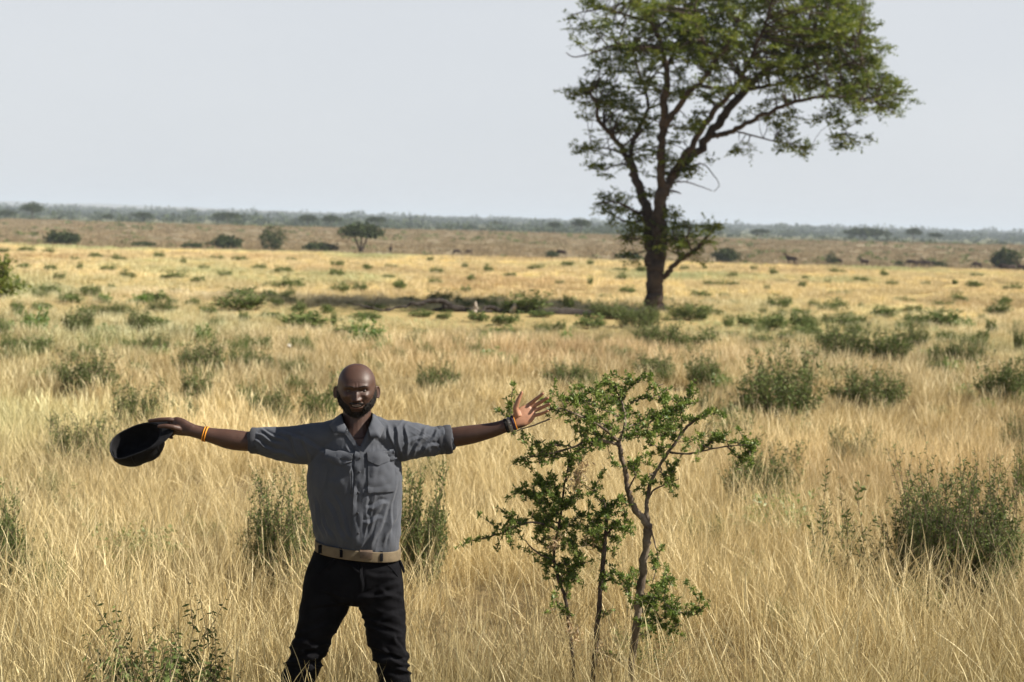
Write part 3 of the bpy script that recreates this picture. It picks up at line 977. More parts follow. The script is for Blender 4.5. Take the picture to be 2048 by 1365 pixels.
# leafy sapling that pokes in at the left edge
def edge_plant():
    p = gp(2, 600, 0.05)
    root = thing('young_tree', 'leafy young tree cut by the left edge, in the far bright grass', 'young tree', p)
    rg = np.random.default_rng(77)
    s = p.y / FPX
    tb, fb = MB(), MB()
    C = []
    for k in range(13):
        a = rg.uniform(0, 2 * np.pi)
        r = rg.uniform(0.1, 0.62)
        t = np.array([r * math.cos(a), r * math.sin(a), rg.uniform(0.3, 1.15)])
        P = catmull([(0, 0, -.1), t * np.array([.3, .3, .5]), t], 4)
        V, F = tube(P, np.linspace(.03, .008, len(P)), 5, False)
        tb.add(V, F)
        for q in P[5:]:
            C.append(q + rg.normal(size=(14, 3)) * 0.12)
    C = np.concatenate(C)
    V, F = leaves(C, rg.normal(size=C.shape), rg.uniform(.10, .2, len(C)), rg.uniform(.06, .1, len(C)), rg, .5)
    fb.add(V, F, np.repeat(np.clip(rg.normal(.5, .2, len(C)), 0, 1), 4))
    tb.obj('trunk', M['twig'], root); fb.obj('crown', M['leaf_tree'], root)
    k = 92 * s / 1.15
    root.scale = (k, k, k)


edge_plant()

# little tufts strewn over the far plain: nothing tells one from the next
rg_t = np.random.default_rng(41)
taken = [(r[0], r[1]) for r in SH]
n_t = 0
while n_t < 135:
    px = rg_t.uniform(-60, 2110)
    yh = 520 + (px - 1024) * 0.0262
    py = yh + 7 + 150 * rg_t.random() ** 1.7
    if any(abs(px - a) < 40 and abs(py - b) < 18 for a, b in taken) or (abs(px - 1310) < 60 and py > 590):
        continue
    taken.append((px, py))
    sc = 0.35 + (py - yh) / 150
    shrub(px, py, rg_t.uniform(10, 40) * (0.40 + sc), rg_t.uniform(6, 15) * (0.40 + sc), 'far',
          'small low grey green tuft on the bright grass of the far plain', n_t, 'small tufts on the far plain', 0.04, 'shrub_tuft', None, False)
    n_t += 1

# a pale stone lying in the grass
def stone():
    p = gp(578, 698, 0.12)
    bm = bmesh.new()
    bmesh.ops.create_icosphere(bm, subdivisions=3, radius=0.05)
    for v in bm.verts:
        v.co *= 1 + 0.25 * vnoise(np.array([[v.co.x * 9, v.co.y * 9, v.co.z * 9]]), 2)[0]
        v.co.z *= 0.8
    me = bpy.data.meshes.new('stone'); bm.to_mesh(me); bm.free()
    o = link('stone', me, principled('pale_stone', (0.72, 0.69, 0.62), 0.8, 0.3, 20.0, (40, 0.5)))
    o.location = p + Vector((0, 0, 0.16))
    tag(o, 'single whitish stone lying in the grass, upper left of the man', 'stone')


stone()
# ------------------------------------------------------------------ thorn saplings beside the man
SY = 6.95


def sapling(label, base_px, wood_dark, stems, sprigs, seed, dead=(), name='thorn_sapling', yoff=0.0):
    """stems: thick woody polylines (px, py, dy, radius px); sprigs: leafy shoots (px, py, dy) with density"""
    rg = np.random.default_rng(seed)
    Y0 = SY + yoff
    s = Y0 / FPX
    b = at(base_px[0], base_px[1], Y0)
    b.z = h1(b.x, Y0)
    root = thing(name, label, 'sapling', b, 'thorn saplings right of the man')
    B = np.array(b)

    def L(px, py, dy=0.0):
        return np.array(at(px, py, Y0 + dy)) - B

    tb, nodes = MB(), []
    for k, st in enumerate(stems):
        P = catmull([np.append(L(x, y, d), r * s) for x, y, d, r in st], 7)
        kk = P[1:-1]
        kk[:, :3] += rg.normal(size=(len(kk), 3)) * np.minimum(kk[:, 3:4] * 0.16, .002)
        P[1:-1, 3] *= 1 + 0.12 * rg.normal(size=len(kk)).clip(-1, 1)
        V, F = tube(P[:, :3], P[:, 3], 10, True, 0.14, seed + k)
        tb.add(V, F)
        nodes.append(P)
    trunk = tb.obj('trunk', M['bark_dark' if wood_dark else 'bark_pale'], root, True)
    gb, lb = MB(), MB()
    C, D, LL, S = [], [], [], []

    def rosettes(P, dens):
        """whorls of small leaflets along a shoot"""
        seg = np.linalg.norm(np.diff(P, axis=0), axis=1)
        n_ = max(2, int(seg.sum() * dens / 0.0140))
        cum = np.concatenate([[0], np.cumsum(seg)])
        for q in np.sort(rg.random(n_) ** 0.85) * cum[-1]:
            i = min(np.searchsorted(cum, q), len(P) - 1)
            c = P[i] + rg.normal(size=3) * 0.004
            tone = np.clip(rg.normal(0.42, 0.17), 0, 1)
            ax_ = rg.normal(size=3); ax_[2] = abs(ax_[2]) + .3; ax_ /= np.linalg.norm(ax_)
            m_ = rg.integers(7, 12)
            d = rg.normal(size=(m_, 3)) + ax_ * 0.9
            C.append(np.repeat(c[None], m_, 0) + rg.normal(size=(m_, 3)) * .003); D.append(d)
            LL.append(rg.uniform(.012, .027, m_)); S.append(np.clip(tone + rg.normal(size=m_) * .13, 0, 1))

    for row in sprigs:
        pts, dens, side = row
        P = catmull([L(*p) for p in pts], 8)
        P[1:] += rg.normal(size=(len(P) - 1, 3)) * 0.005
        V, F = tube(P, np.linspace(.0042, .0014, len(P)), 6, False)
        gb.add(V, F)
        rosettes(P, dens)
        ln = np.linalg.norm(np.diff(P, axis=0), axis=1).sum()
        for k in range(int(side * ln / 0.045)):
            i = rg.integers(1, len(P) - 1)
            t = P[i] - P[i - 1]; t /= np.linalg.norm(t) + 1e-9
            d = t * .5 + rg.normal(size=3) * np.array([.8, .9, .8]) + np.array([0, 0, .10])
            d /= np.linalg.norm(d)
            l2 = rg.uniform(.04, .13)
            bend = rg.normal(size=3) * .25
            Q2 = np.array([P[i] + d * l2 * u + bend * l2 * u * u for u in np.linspace(0, 1, 6)])
            V, F = tube(Q2, np.linspace(.0022, .0010, 6), 5, False)
            gb.add(V, F)
            rosettes(Q2, dens * 1.05)
            # long pale thorns in pairs
            for w in range(2):
                c = Q2[rg.integers(1, 5)]
                dd = rg.normal(size=3); dd /= np.linalg.norm(dd)
                V, F = tube(np.array([c, c + dd * .014, c + dd * rg.uniform(.022, .04)]), [.0010, .0007, .0002], 4, False)
                gb.add(V, F)
    gb.obj('twigs', M['twig' if wood_dark else 'bark_pale'], root)
    LL = np.concatenate(LL)
    V, F = leaves(np.concatenate(C), np.concatenate(D), LL, LL * rg.uniform(.30, .42, len(LL)), rg, .4)
    lb.add(V, F, np.repeat(np.concatenate(S), 4))
    lb.obj('crown', M['leaf_sapling'], root)
    if dead:
        db = MB()
        for pts in dead:
            P = catmull([L(*p) for p in pts], 8)
            n_ = len(P)
            m_ = n_ * 6
            c = P[rg.integers(0, n_, m_)] + rg.normal(size=(m_, 3)) * .016
            V, F = leaves(c, rg.normal(size=(m_, 3)), rg.uniform(.018, .05, m_), rg.uniform(.003, .008, m_), rg, .2)
            db.add(V, F, np.repeat(rg.random(m_), 4))
            V, F = tube(P, .0022, 5, False); db.add(V, F, .6)
        o = db.obj('dead_sprig', M['leaf_dead'], root)
        o['label'] = 'dried tan sprig among the green leaves'
    return root


sapling('tallest thorn sapling with curved pale forked stem and spreading green crown', (1258, 1443), False, [
    [(1258, 1455, 0, 8), (1261, 1380, 0, 7.5), (1266, 1310, 0, 7.5), (1274, 1240, 0, 8), (1281, 1180, 0, 8.4), (1287, 1130, 0, 8.6), (1294, 1080, 0, 8.6), (1297, 1050, 0, 8.8)],
    [(1297, 1056, 0, 7.2), (1284, 1036, -.01, 6.6), (1268, 1015, -.02, 6.2), (1257, 985, -.03, 5.6), (1252, 950, -.03, 5.2), (1245, 922, -.02, 5), (1240, 900, -.02, 4.8), (1236, 878, -.02, 4.6)],
    [(1297, 1052, 0, 5), (1293, 1020, .02, 4.4), (1295, 995, .03, 4), (1300, 970, .05, 3.8), (1312, 942, .06, 3.6), (1330, 915, .08, 3.4), (1348, 890, .08, 3.2), (1362, 870, .09, 3.0), (1376, 852, .1, 2.6), (1400, 836, .1, 2.0), (1414, 830, .1, 1.4)],
    [(1240, 890, -.02, 3.4), (1215, 884, -.05, 3), (1185, 878, -.08, 2.6), (1150, 893, -.1, 2.2), (1110, 905, -.12, 1.8), (1060, 915, -.12, 1.2)],
    [(1238, 882, -.02, 3.4), (1250, 850, .02, 3), (1245, 810, .04, 2.5), (1240, 775, .05, 1.8)],
    [(1238, 882, -.02, 3), (1275, 862, .1, 2.6), (1310, 838, .18, 2.1), (1350, 815, .24, 1.6), (1385, 805, .28, 1.1)],
    [(1237, 884, -.02, 3), (1205, 855, -.12, 2.6), (1165, 835, -.18, 2), (1125, 818, -.22, 1.5), (1095, 820, -.24, 1.1)],
    [(1296, 1000, .03, 2.2), (1308, 980, .0, 1.8), (1335, 968, -.03, 1.5), (1358, 958, -.05, 1)],
    [(1299, 1048, 0, 1.8), (1309, 1085, -.02, 1.6), (1316, 1115, -.03, 1.4), (1312, 1140, -.03, 1.2), (1305, 1165, -.03, 1)],
    [(1255, 985, -.03, 2), (1264, 965, -.06, 1.6), (1272, 950, -.08, 1.2)],
    [(1340, 905, .08, 2.4), (1375, 908, .02, 2), (1415, 900, -.03, 1.8), (1455, 893, -.06, 1.4), (1490, 890, -.08, 1)],
    [(1100, 838, -.2, 1.6), (1070, 850, -.2, 1.4), (1040, 860, -.18, 1.1), (1022, 868, -.18, .8)],
    [(1300, 780, .1, 1.4), (1312, 773, .1, 1.2), (1326, 769, .1, .9)],
], [
    ([(1245, 800, .04), (1255, 780, .05), (1275, 765, .06), (1296, 748, .06)], 1.0, 1.0),
    ([(1240, 800, .04), (1230, 775, .02), (1215, 768, 0), (1180, 785, -.05), (1140, 798, -.1)], 1.0, 1.1),
    ([(1245, 830, .04), (1275, 800, .1), (1310, 795, .14), (1345, 800, .2), (1385, 806, .24)], 1.0, 1.3),
    ([(1240, 835, .03), (1200, 815, -.1), (1165, 805, -.16), (1130, 800, -.2)], 1.0, 1.3),
    ([(1236, 860, -.02), (1195, 845, -.12), (1155, 830, -.18), (1115, 820, -.22), (1080, 800, -.24)], 1.0, 1.4),
    ([(1240, 865, 0), (1290, 840, .12), (1330, 830, .2), (1370, 825, .26)], 1.0, 1.4),
    ([(1240, 875, 0), (1280, 870, -.1), (1310, 858, -.16), (1320, 835, -.2)], 1.0, 1.2),
    ([(1235, 880, 0), (1200, 870, .1), (1170, 865, .16), (1145, 850, .2)], 1.0, 1.3),
    ([(1225, 885, -.02), (1190, 890, -.06), (1165, 870, -.1), (1150, 860, -.1)], 1.0, 1.2),
    ([(1200, 882, -.08), (1165, 900, -.1), (1130, 912, -.12), (1100, 915, -.12), (1065, 912, -.13), (1035, 925, -.13)], 1.0, 1.0),
    ([(1150, 893, -.1), (1110, 890, -.14), (1085, 900, -.14), (1075, 880, -.14)], .9, .7),
    ([(1250, 845, .06), (1245, 815, .12), (1225, 800, .16), (1205, 790, .18)], 1.0, 1.2),
    ([(1265, 860, .1), (1300, 870, .16), (1330, 870, .18), (1350, 850, .2)], .9, 1.0),
    ([(1350, 885, .08), (1345, 870, .1), (1335, 850, .12), (1350, 830, .14)], .9, .8),
    ([(1362, 870, .09), (1365, 850, .08), (1362, 820, .06), (1372, 808, .05)], .9, .8),
    ([(1376, 852, .1), (1395, 835, .1), (1420, 826, .1)], 1.1, .8),
    ([(1400, 905, 0), (1430, 880, -.02), (1460, 885, -.05), (1490, 890, -.07), (1518, 889, -.08)], 1.2, 1.0),
    ([(1455, 893, -.06), (1475, 912, -.06), (1485, 925, -.05)], 1.1, .6),
    ([(1420, 900, -.03), (1405, 885, -.04), (1395, 870, -.05)], .9, .5),
    ([(1500, 892, -.07), (1500, 905, -.07), (1495, 915, -.07)], 1.2, .5),
    ([(1330, 918, .08), (1320, 900, .04), (1305, 890, .02), (1290, 895, 0)], 1.0, .9),
    ([(1318, 935, .07), (1330, 950, .04), (1345, 940, .02), (1352, 930, 0)], 1.1, .8),
    ([(1310, 945, .06), (1290, 960, .02), (1285, 975, 0)], 1.2, .8),
    ([(1270, 950, -.08), (1265, 935, -.1), (1258, 925, -.1), (1275, 930, -.1)], 1.2, 1.0),
    ([(1308, 1140, -.03), (1312, 1125, -.03), (1305, 1120, -.03)], 1.0, .8),
    ([(1278, 1210, 0), (1300, 1195, -.05), (1325, 1200, -.08), (1350, 1222, -.1), (1380, 1228, -.1), (1405, 1222, -.1)], 1.2, 1.2),
    ([(1276, 1225, 0), (1300, 1215, .04), (1325, 1170, .06), (1335, 1155, .06)], 1.2, 1.1),
    ([(1340, 1225, -.08), (1350, 1240, -.08), (1358, 1252, -.08)], 1.0, .7),
    ([(1272, 1210, 0), (1258, 1190, -.05), (1248, 1160, -.06), (1240, 1152, -.06)], 1.0, .8),
    ([(1270, 1225, 0), (1290, 1205, .05), (1312, 1185, .06), (1322, 1165, .06)], 1.2, 1.2),
    ([(1268, 1255, 0), (1300, 1240, -.05), (1330, 1235, -.08), (1352, 1200, -.1)], 1.1, 1.1),
    ([(1266, 1280, 0), (1285, 1265, .04), (1310, 1262, .06)], .8, .8),
    ([(1045, 858, -.18), (1030, 845, -.12), (1020, 820, -.1), (1018, 805, -.1)], .9, .6),
    ([(1030, 864, -.18), (1028, 870, -.18)], .4, .3),
], 301)
sapling('middle thorn sapling with straight dark stem, between the two others', (1182, 1440), True, [
    [(1182, 1450, 0, 6), (1186, 1360, 0, 5.8), (1192, 1290, 0, 5.6), (1198, 1220, 0, 5.4), (1203, 1160, 0, 5.2), (1208, 1100, 0, 4.8), (1212, 1060, 0, 4.2), (1212, 1025, 0, 3), (1205, 995, .02, 2)],
    [(1210, 1075, 0, 2.4), (1225, 1055, -.05, 2), (1240, 1040, -.08, 1.4)],
], [
    ([(1212, 1040, 0), (1205, 1010, .02), (1190, 985, .04), (1185, 972, .04)], 1.2, 1.4),
    ([(1212, 1035, 0), (1225, 1010, -.04), (1238, 1000, -.06), (1243, 995, -.06)], 1.2, 1.3),
    ([(1212, 1060, 0), (1230, 1050, -.05), (1245, 1055, -.08), (1254, 1065, -.1)], 1.2, 1.3),
    ([(1211, 1070, 0), (1232, 1075, .05), (1240, 1085, .06)], 1.1, 1.0),
    ([(1210, 1060, 0), (1185, 1040, .06), (1165, 1030, .1), (1150, 1020, .1)], 1.1, 1.4),
    ([(1208, 1085, 0), (1185, 1070, -.06), (1165, 1060, -.1)], 1.1, 1.3),
    ([(1207, 1105, 0), (1190, 1095, .04), (1172, 1085, .05), (1160, 1090, .05)], .9, 1.0),
    ([(1200, 1150, 0), (1215, 1150, -.04), (1222, 1156, -.04)], .8, .5),
    ([(1202, 1165, 0), (1222, 1160, .03), (1240, 1168, .05), (1252, 1178, .06)], 1.0, .9),
    ([(1190, 1320, 0), (1205, 1305, .03), (1222, 1308, .04)], .7, .6),
    ([(1196, 1240, 0), (1208, 1230, -.03), (1218, 1225, -.03)], .5, .4),
], 302, [[(1188, 1085, -.05), (1182, 1075, -.05), (1190, 1065, -.05)], [(1200, 1300, -.05), (1215, 1320, -.05), (1222, 1345, -.05)]])
sapling('leftmost thorn sapling with thin crooked stem and long low side bough', (1152, 1435), True, [
    [(1152, 1440, -.05, 4), (1146, 1330, -.05, 3.8), (1138, 1250, -.05, 3.6), (1130, 1195, -.05, 3.6), (1118, 1160, -.04, 3.4), (1108, 1120, -.03, 3.2), (1110, 1085, -.02, 3), (1118, 1050, 0, 2.8), (1124, 1010, 0, 2.4), (1128, 975, 0, 2), (1135, 940, 0, 1.5), (1140, 905, 0, 1)],
    [(1116, 1060, 0, 2.2), (1085, 1048, -.05, 2), (1055, 1046, -.08, 1.7), (1020, 1060, -.1, 1.4), (985, 1072, -.12, 1.1), (945, 1082, -.13, .8)],
    [(1108, 1120, -.03, 2), (1085, 1112, -.05, 1.5), (1062, 1095, -.06, 1.2), (1050, 1080, -.06, .8)],
], [
    ([(1060, 1046, -.08), (1030, 1052, -.1), (1005, 1065, -.11), (975, 1075, -.12), (935, 1084, -.13)], 1.0, .8),
    ([(1045, 1046, -.08), (1025, 1040, -.08), (1015, 1050, -.08)], 1.1, .8),
    ([(1124, 1010, 0), (1105, 990, -.05), (1090, 970, -.08), (1075, 962, -.08)], 1.3, 1.6),
    ([(1124, 1005, 0), (1095, 1005, .06), (1065, 990, .08), (1040, 985, .08), (1026, 982, .08)], .9, 1.0),
    ([(1120, 1030, 0), (1090, 1025, -.06), (1075, 1000, -.08), (1070, 985, -.08)], 1.3, 1.6),
    ([(1118, 1045, 0), (1095, 1045, .05), (1075, 1040, .07), (1060, 1028, .07)], 1.2, 1.4),
    ([(1122, 1020, 0), (1140, 1010, -.04), (1150, 990, -.06), (1160, 985, -.06)], 1.0, 1.3),
    ([(1118, 1055, 0), (1140, 1050, .05), (1155, 1060, .06)], 1.1, 1.3),
    ([(1112, 1080, 0), (1130, 1080, -.05), (1145, 1090, -.06), (1160, 1110, -.06)], 1.0, 1.3),
    ([(1128, 980, 0), (1132, 955, .0), (1140, 935, 0), (1145, 915, 0)], 1.0, .9),
    ([(1112, 1130, -.03), (1135, 1128, -.06), (1150, 1135, -.07), (1155, 1125, -.07)], 1.1, 1.1),
    ([(1122, 1170, -.04), (1132, 1160, -.06), (1142, 1150, -.06)], 1.0, 1.0),
    ([(1132, 1200, -.05), (1136, 1180, -.06), (1140, 1170, -.06)], 1.0, .8),
    ([(1134, 1225, -.05), (1120, 1215, -.06), (1112, 1200, -.06)], .9, .8),
    ([(1118, 1160, -.04), (1135, 1145, -.02), (1150, 1150, 0)], 1.1, 1.0),
    ([(1112, 1140, -.03), (1098, 1125, 0), (1088, 1110, 0)], 1.0, .9),
    ([(1106, 1120, -.03), (1095, 1135, -.05), (1092, 1148, -.05)], .9, .8),
    ([(1112, 1095, -.03), (1090, 1090, -.02), (1072, 1080, 0)], .9, 1.0),
], 303, [[(1164, 918, -.06), (1163, 935, -.06), (1155, 955, -.06), (1150, 985, -.05)], [(1163, 950, -.06), (1150, 968, -.05)], [(1125, 1075, -.07), (1112, 1085, -.07), (1100, 1095, -.07)], [(1135, 1240, -.08), (1145, 1262, -.08), (1155, 1280, -.08)]])
# ------------------------------------------------------------------ the man
PY = 6.0
PS = PY / FPX                           # metres per photo pixel where he stands
_p0 = at(713, 1100, PY)
P_ROOT = Vector((_p0.x, PY, h1(_p0.x, PY)))


def Q(px, py, dy=0.0):
    """person-space point: photo bearing met at dy metres behind his middle plane"""
    if px > 790 and py < 945:             # the open arm is held a little behind him
        dy = dy + 0.055 * float(sstep(790, 900, px))
    return np.array(at(px, py, PY + dy) - P_ROOT)


M['skin'] = None


def skin_material():
    m, n, l, out = mat('dark_skin')
    b = n.new('ShaderNodeBsdfPrincipled')
    a = n.new('ShaderNodeAttribute'); a.attribute_name = 'shade'
    r = n.new('ShaderNodeValToRGB')
    e = r.color_ramp.elements
    e[0].position, e[0].color = 0.0, (0.036, 0.017, 0.011, 1)
    e[1].position, e[1].color = 1.0, (0.46, 0.225, 0.125, 1)
    x = e.new(0.3); x.color = (0.070, 0.034, 0.022, 1)
    l.new(a.outputs['Fac'], r.inputs[0])
    tc = n.new('ShaderNodeTexCoord')
    t = n.new('ShaderNodeTexNoise'); t.inputs['Scale'].default_value = 45; t.inputs['Detail'].default_value = 5
    l.new(tc.outputs['Object'], t.inputs['Vector'])
    mx = n.new('ShaderNodeMix'); mx.data_type = 'RGBA'; mx.blend_type = 'MULTIPLY'
    mx.inputs['Factor'].default_value = 1.0
    mr = n.new('ShaderNodeMapRange'); mr.inputs['To Min'].default_value = 0.75; mr.inputs['To Max'].default_value = 1.25
    l.new(t.outputs['Fac'], mr.inputs['Value'])
    l.new(r.outputs[0], mx.inputs['A']); l.new(mr.outputs[0], mx.inputs['B'])
    l.new(mx.outputs['Result'], b.inputs['Base Color'])
    b.inputs['Roughness'].default_value = 0.52
    b.inputs['Specular IOR Level'].default_value = 0.45
    b.inputs['Subsurface Weight'].default_value = 0.08
    b.inputs['Subsurface Radius'].default_value = (0.01, 0.004, 0.002)
    t2 = n.new('ShaderNodeTexNoise'); t2.inputs['Scale'].default_value = 220; t2.inputs['Detail'].default_value = 3
    l.new(tc.outputs['Object'], t2.inputs['Vector'])
    bp = n.new('ShaderNodeBump'); bp.inputs['Strength'].default_value = 0.25; bp.inputs['Distance'].default_value = 0.002
    l.new(t2.outputs['Fac'], bp.inputs['Height']); l.new(bp.outputs[0], b.inputs['Normal'])
    l.new(b.outputs[0], out.inputs[0])
    return m


M['skin'] = skin_material()
M['shirt'] = principled('grey_blue_cotton', (0.076, 0.082, 0.096), 0.9, 0.15, 7.0, (420.0, 0.5, 0.0015), (0.061, 0.067, 0.080), 0.08)
M['cuff'] = principled('folded_cotton', (0.058, 0.060, 0.068), 0.9, 0.12, 9.0, (420.0, 0.5, 0.0015), (0.042, 0.044, 0.050), 0.05)
M['jeans'] = principled('black_denim', (0.0075, 0.0075, 0.009), 0.9, 0.06, 14.0, (500.0, 0.5, 0.0012), (0.004, 0.004, 0.005), 0.0)
M['belt'] = principled('tan_webbing', (0.165, 0.128, 0.080), 0.85, 0.2, 30.0, (600.0, 0.6, 0.0015), (0.125, 0.098, 0.062))
M['buckle'] = principled('brown_buckle', (0.10, 0.068, 0.045), 0.5, 0.5, 40.0)
M['beard'] = principled('black_beard', (0.010, 0.009, 0.008), 0.8, 0.15, 160.0, (380.0, 1.0, 0.004), (0.034, 0.030, 0.027))
M['eye'] = principled('eye_dark', (0.035, 0.022, 0.016), 0.25, 0.6)
M['eye_white'] = principled('eye_white', (0.06, 0.045, 0.036), 0.35, 0.5)  # whites coloured dark: the sockets' shade is painted into them
M['teeth'] = principled('teeth', (0.42, 0.37, 0.31), 0.35, 0.5)
M['white_label'] = principled('white_label', (0.85, 0.85, 0.84), 0.7, 0.3)
M['cap'] = principled('black_cap_cloth', (0.005, 0.005, 0.006), 0.8, 0.2, 40.0, (400.0, 0.5, 0.0015), (0.008, 0.008, 0.010))
M['cap_in'] = principled('cap_sweatband', (0.010, 0.010, 0.013), 0.7, 0.3)
M['orange'] = principled('orange_thread', (0.85, 0.33, 0.03), 0.7, 0.3)
M['black_thread'] = principled('black_thread', (0.015, 0.013, 0.012), 0.8, 0.2)
M['bead'] = principled('grey_beads', (0.40, 0.36, 0.30), 0.6, 0.4, 300.0, (300, 0.8, 0.003), (0.08, 0.07, 0.06))
M['purple'] = principled('dark_purple_cord', (0.035, 0.022, 0.045), 0.7, 0.3)
M['boot'] = principled('brown_boot_leather', (0.07, 0.045, 0.03), 0.6, 0.4, 20.0, (90, 0.4, 0.003))
M['rubber'] = principled('boot_sole', (0.03, 0.03, 0.03), 0.8, 0.3)


def loft(rings, n=28, e=2.0):
    """closed skin through rings (centre, axis_u, axis_v); e>2 squares the section"""
    a = np.linspace(0, 2 * np.pi, n, endpoint=False)
    ca, sa = np.cos(a), np.sin(a)
    f = (np.abs(ca) ** e + np.abs(sa) ** e) ** (-1 / e)
    V = np.concatenate([np.asarray(c)[None] + (ca * f)[:, None] * np.asarray(u)[None] + (sa * f)[:, None] * np.asarray(v)[None] for c, u, v in rings])
    i = np.arange(len(rings) - 1)[:, None] * n
    j = np.arange(n)[None]
    F = np.stack([i + j, i + (j + 1) % n, i + n + (j + 1) % n, i + n + j], -1).reshape(-1, 4)
    V = np.vstack([V, rings[0][0], rings[-1][0]])
    k0, k1 = len(V) - 2, len(V) - 1
    jj = np.arange(n)
    T0 = np.stack([(jj + 1) % n, jj, np.full(n, k0)], 1)
    b = (len(rings) - 1) * n
    T1 = np.stack([b + jj, b + (jj + 1) % n, np.full(n, k1)], 1)
    return V, [F, T0, T1]


def limb(rows, n=22, sub=5, e=2.0, front=(0, -1, 0)):
    """rows (px, py, dy, r_across_px, r_depth_m): a limb with elliptical sections"""
    A = catmull([np.append(Q(x, y, d), (r * PS, q)) for x, y, d, r, q in rows], sub)
    P = A[:, :3]
    T = np.gradient(P, axis=0)
    T /= np.linalg.norm(T, axis=1)[:, None]
    rings = []
    for p, t, r in zip(P, T, A[:, 3:]):
        v = np.array(front, float); v -= t * np.dot(v, t); v /= np.linalg.norm(v)
        u = np.cross(t, v)
        rings.append((p, u * r[0], v * r[1]))
    # rounded ends
    def end(c, t, u, v, s):
        out = []
        for k in (0.55, 0.9):
            w = math.sqrt(1 - k * k)
            out.append((c + t * s * k * np.linalg.norm(v), u * w, v * w))
        return out
    st = end(P[0], -T[0], rings[0][1], rings[0][2], 1)
    en = end(P[-1], T[-1], rings[-1][1], rings[-1][2], 1)
    return loft(st[::-1] + rings + en, n, e)


def ball(c, r, axes=None, n=14):
    a = axes if axes is not None else np.eye(3)
    r = np.broadcast_to(r, (3,))
    ph = np.linspace(0.06, math.pi - 0.06, n)
    return loft([(np.asarray(c) + a[2] * r[2] * -math.cos(p), a[0] * r[0] * math.sin(p), a[1] * r[1] * math.sin(p)) for p in ph], n * 2)


def bake(mb, voxel, smooth=4):
    """merge overlapping closed shapes into one continuous skin; returns verts, faces, normals"""
    me = mb.mesh('form')
    o = link('form', me)
    r = o.modifiers.new('r', 'REMESH'); r.mode = 'VOXEL'; r.voxel_size = voxel
    s = o.modifiers.new('s', 'SMOOTH'); s.factor = 0.5; s.iterations = smooth
    dg = bpy.context.evaluated_depsgraph_get()
    ev = bpy.data.meshes.new_from_object(o.evaluated_get(dg))
    bpy.data.objects.remove(o)
    V, F, Nn = grab(ev)
    bpy.data.meshes.remove(ev)
    return V, F, Nn


def grab(ev):
    V = np.empty(len(ev.vertices) * 3); ev.vertices.foreach_get('co', V)
    lt = np.empty(len(ev.polygons), int); ev.polygons.foreach_get('loop_total', lt)
    lv = np.empty(len(ev.loops), int); ev.loops.foreach_get('vertex_index', lv)
    Nn = np.empty(len(ev.vertices) * 3); ev.vertices.foreach_get('normal', Nn)
    assert (lt == 4).all()
    return V.reshape(-1, 3), lv.reshape(-1, 4), Nn.reshape(-1, 3)


def skin_obj(name, V, F, m, parent, shade=None):
    return link(name, mesh_np(name, V, [F], shade, True), m, parent)


def ridged(p, seed):
    return 1 - 2.0 * np.abs(vnoise(p, seed))


from mathutils.bvhtree import BVHTree


class Dress:
    """lays patches over a baked surface as seen from the front"""
    def __init__(self, V, F):
        self.b = BVHTree.FromPolygons([tuple(v) for v in V], [tuple(f) for f in F])
        self.eye = Vector((0, 0, CAM_H)) - P_ROOT

    def hit(self, px, py, fallback=None):
        d = ray(px, py).normalized()
        loc, nor, _, _ = self.b.ray_cast(self.eye, d)
        if loc is None:
            loc, nor, _, _ = self.b.find_nearest(Vector(Q(px, py, -0.1)))
        if nor.dot(d) > 0: nor = -nor
        return np.array(loc), np.array(nor)

    def patch(self, grid, lift, thick=0.004, pillow=0.0, wob=0.0, seed=0):
        """grid rows of (px,py): a sheet standing lift metres off the surface, with closed edges"""
        R, C = len(grid), len(grid[0])
        top, bot = [], []
        for i in range(R):
            for j in range(C):
                p, nn = self.hit(*grid[i][j])
                e = math.sin(math.pi * i / (R - 1)) * math.sin(math.pi * j / (C - 1)) if R > 1 and C > 1 else 0
                w = wob * vnoise(np.array([[grid[i][j][0] / 9.0, grid[i][j][1] / 14.0, seed]]), 91)[0] if wob else 0
                top.append(p + nn * (lift + pillow * e + w)); bot.append(p - nn * thick)
        V = np.array(top + bot)
        I = np.arange(R * C).reshape(R, C)
        Fq = np.stack([I[:-1, :-1], I[1:, :-1], I[1:, 1:], I[:-1, 1:]], -1).reshape(-1, 4)
        K = R * C
        edge = np.concatenate([I[0, :], I[1:, -1], I[-1, -2::-1], I[-2:0:-1, 0]])
        en = np.roll(edge, -1)
        side = np.stack([edge, en, en + K, edge + K], 1)
        return V, [Fq, Fq[:, ::-1] + K, side]


def lerp_grid(tl, tr, bl, br, R, C):
    g = []
    for i in range(R):
        t = i / (R - 1)
        a = (tl[0] + (bl[0] - tl[0]) * t, tl[1] + (bl[1] - tl[1]) * t)
        b = (tr[0] + (br[0] - tr[0]) * t, tr[1] + (br[1] - tr[1]) * t)
        g.append([(a[0] + (b[0] - a[0]) * j / (C - 1), a[1] + (b[1] - a[1]) * j / (C - 1)) for j in range(C)])
    return g


man = thing('person', 'bald bearded man in grey shirt and black jeans, arms spread wide, holding a cap', 'person', P_ROOT)

# ---- head -----------------------------------------------------------
HC = Q(713.5, 778.5, -0.015)
HR = np.array((Matrix.Rotation(math.radians(6), 3, 'Z') @ Matrix.Rotation(math.radians(5), 3, 'X') @ Matrix.Rotation(math.radians(-1.0), 3, 'Y')))
HH = 0.107


def hw(p):
    """head space (right, forward, up) to person space"""
    p = np.atleast_2d(p)
    return HC + (np.stack([p[:, 0], -p[:, 1], p[:, 2]], 1)) @ HR.T


def ga(x, s):
    return np.exp(-(x / s) ** 2)


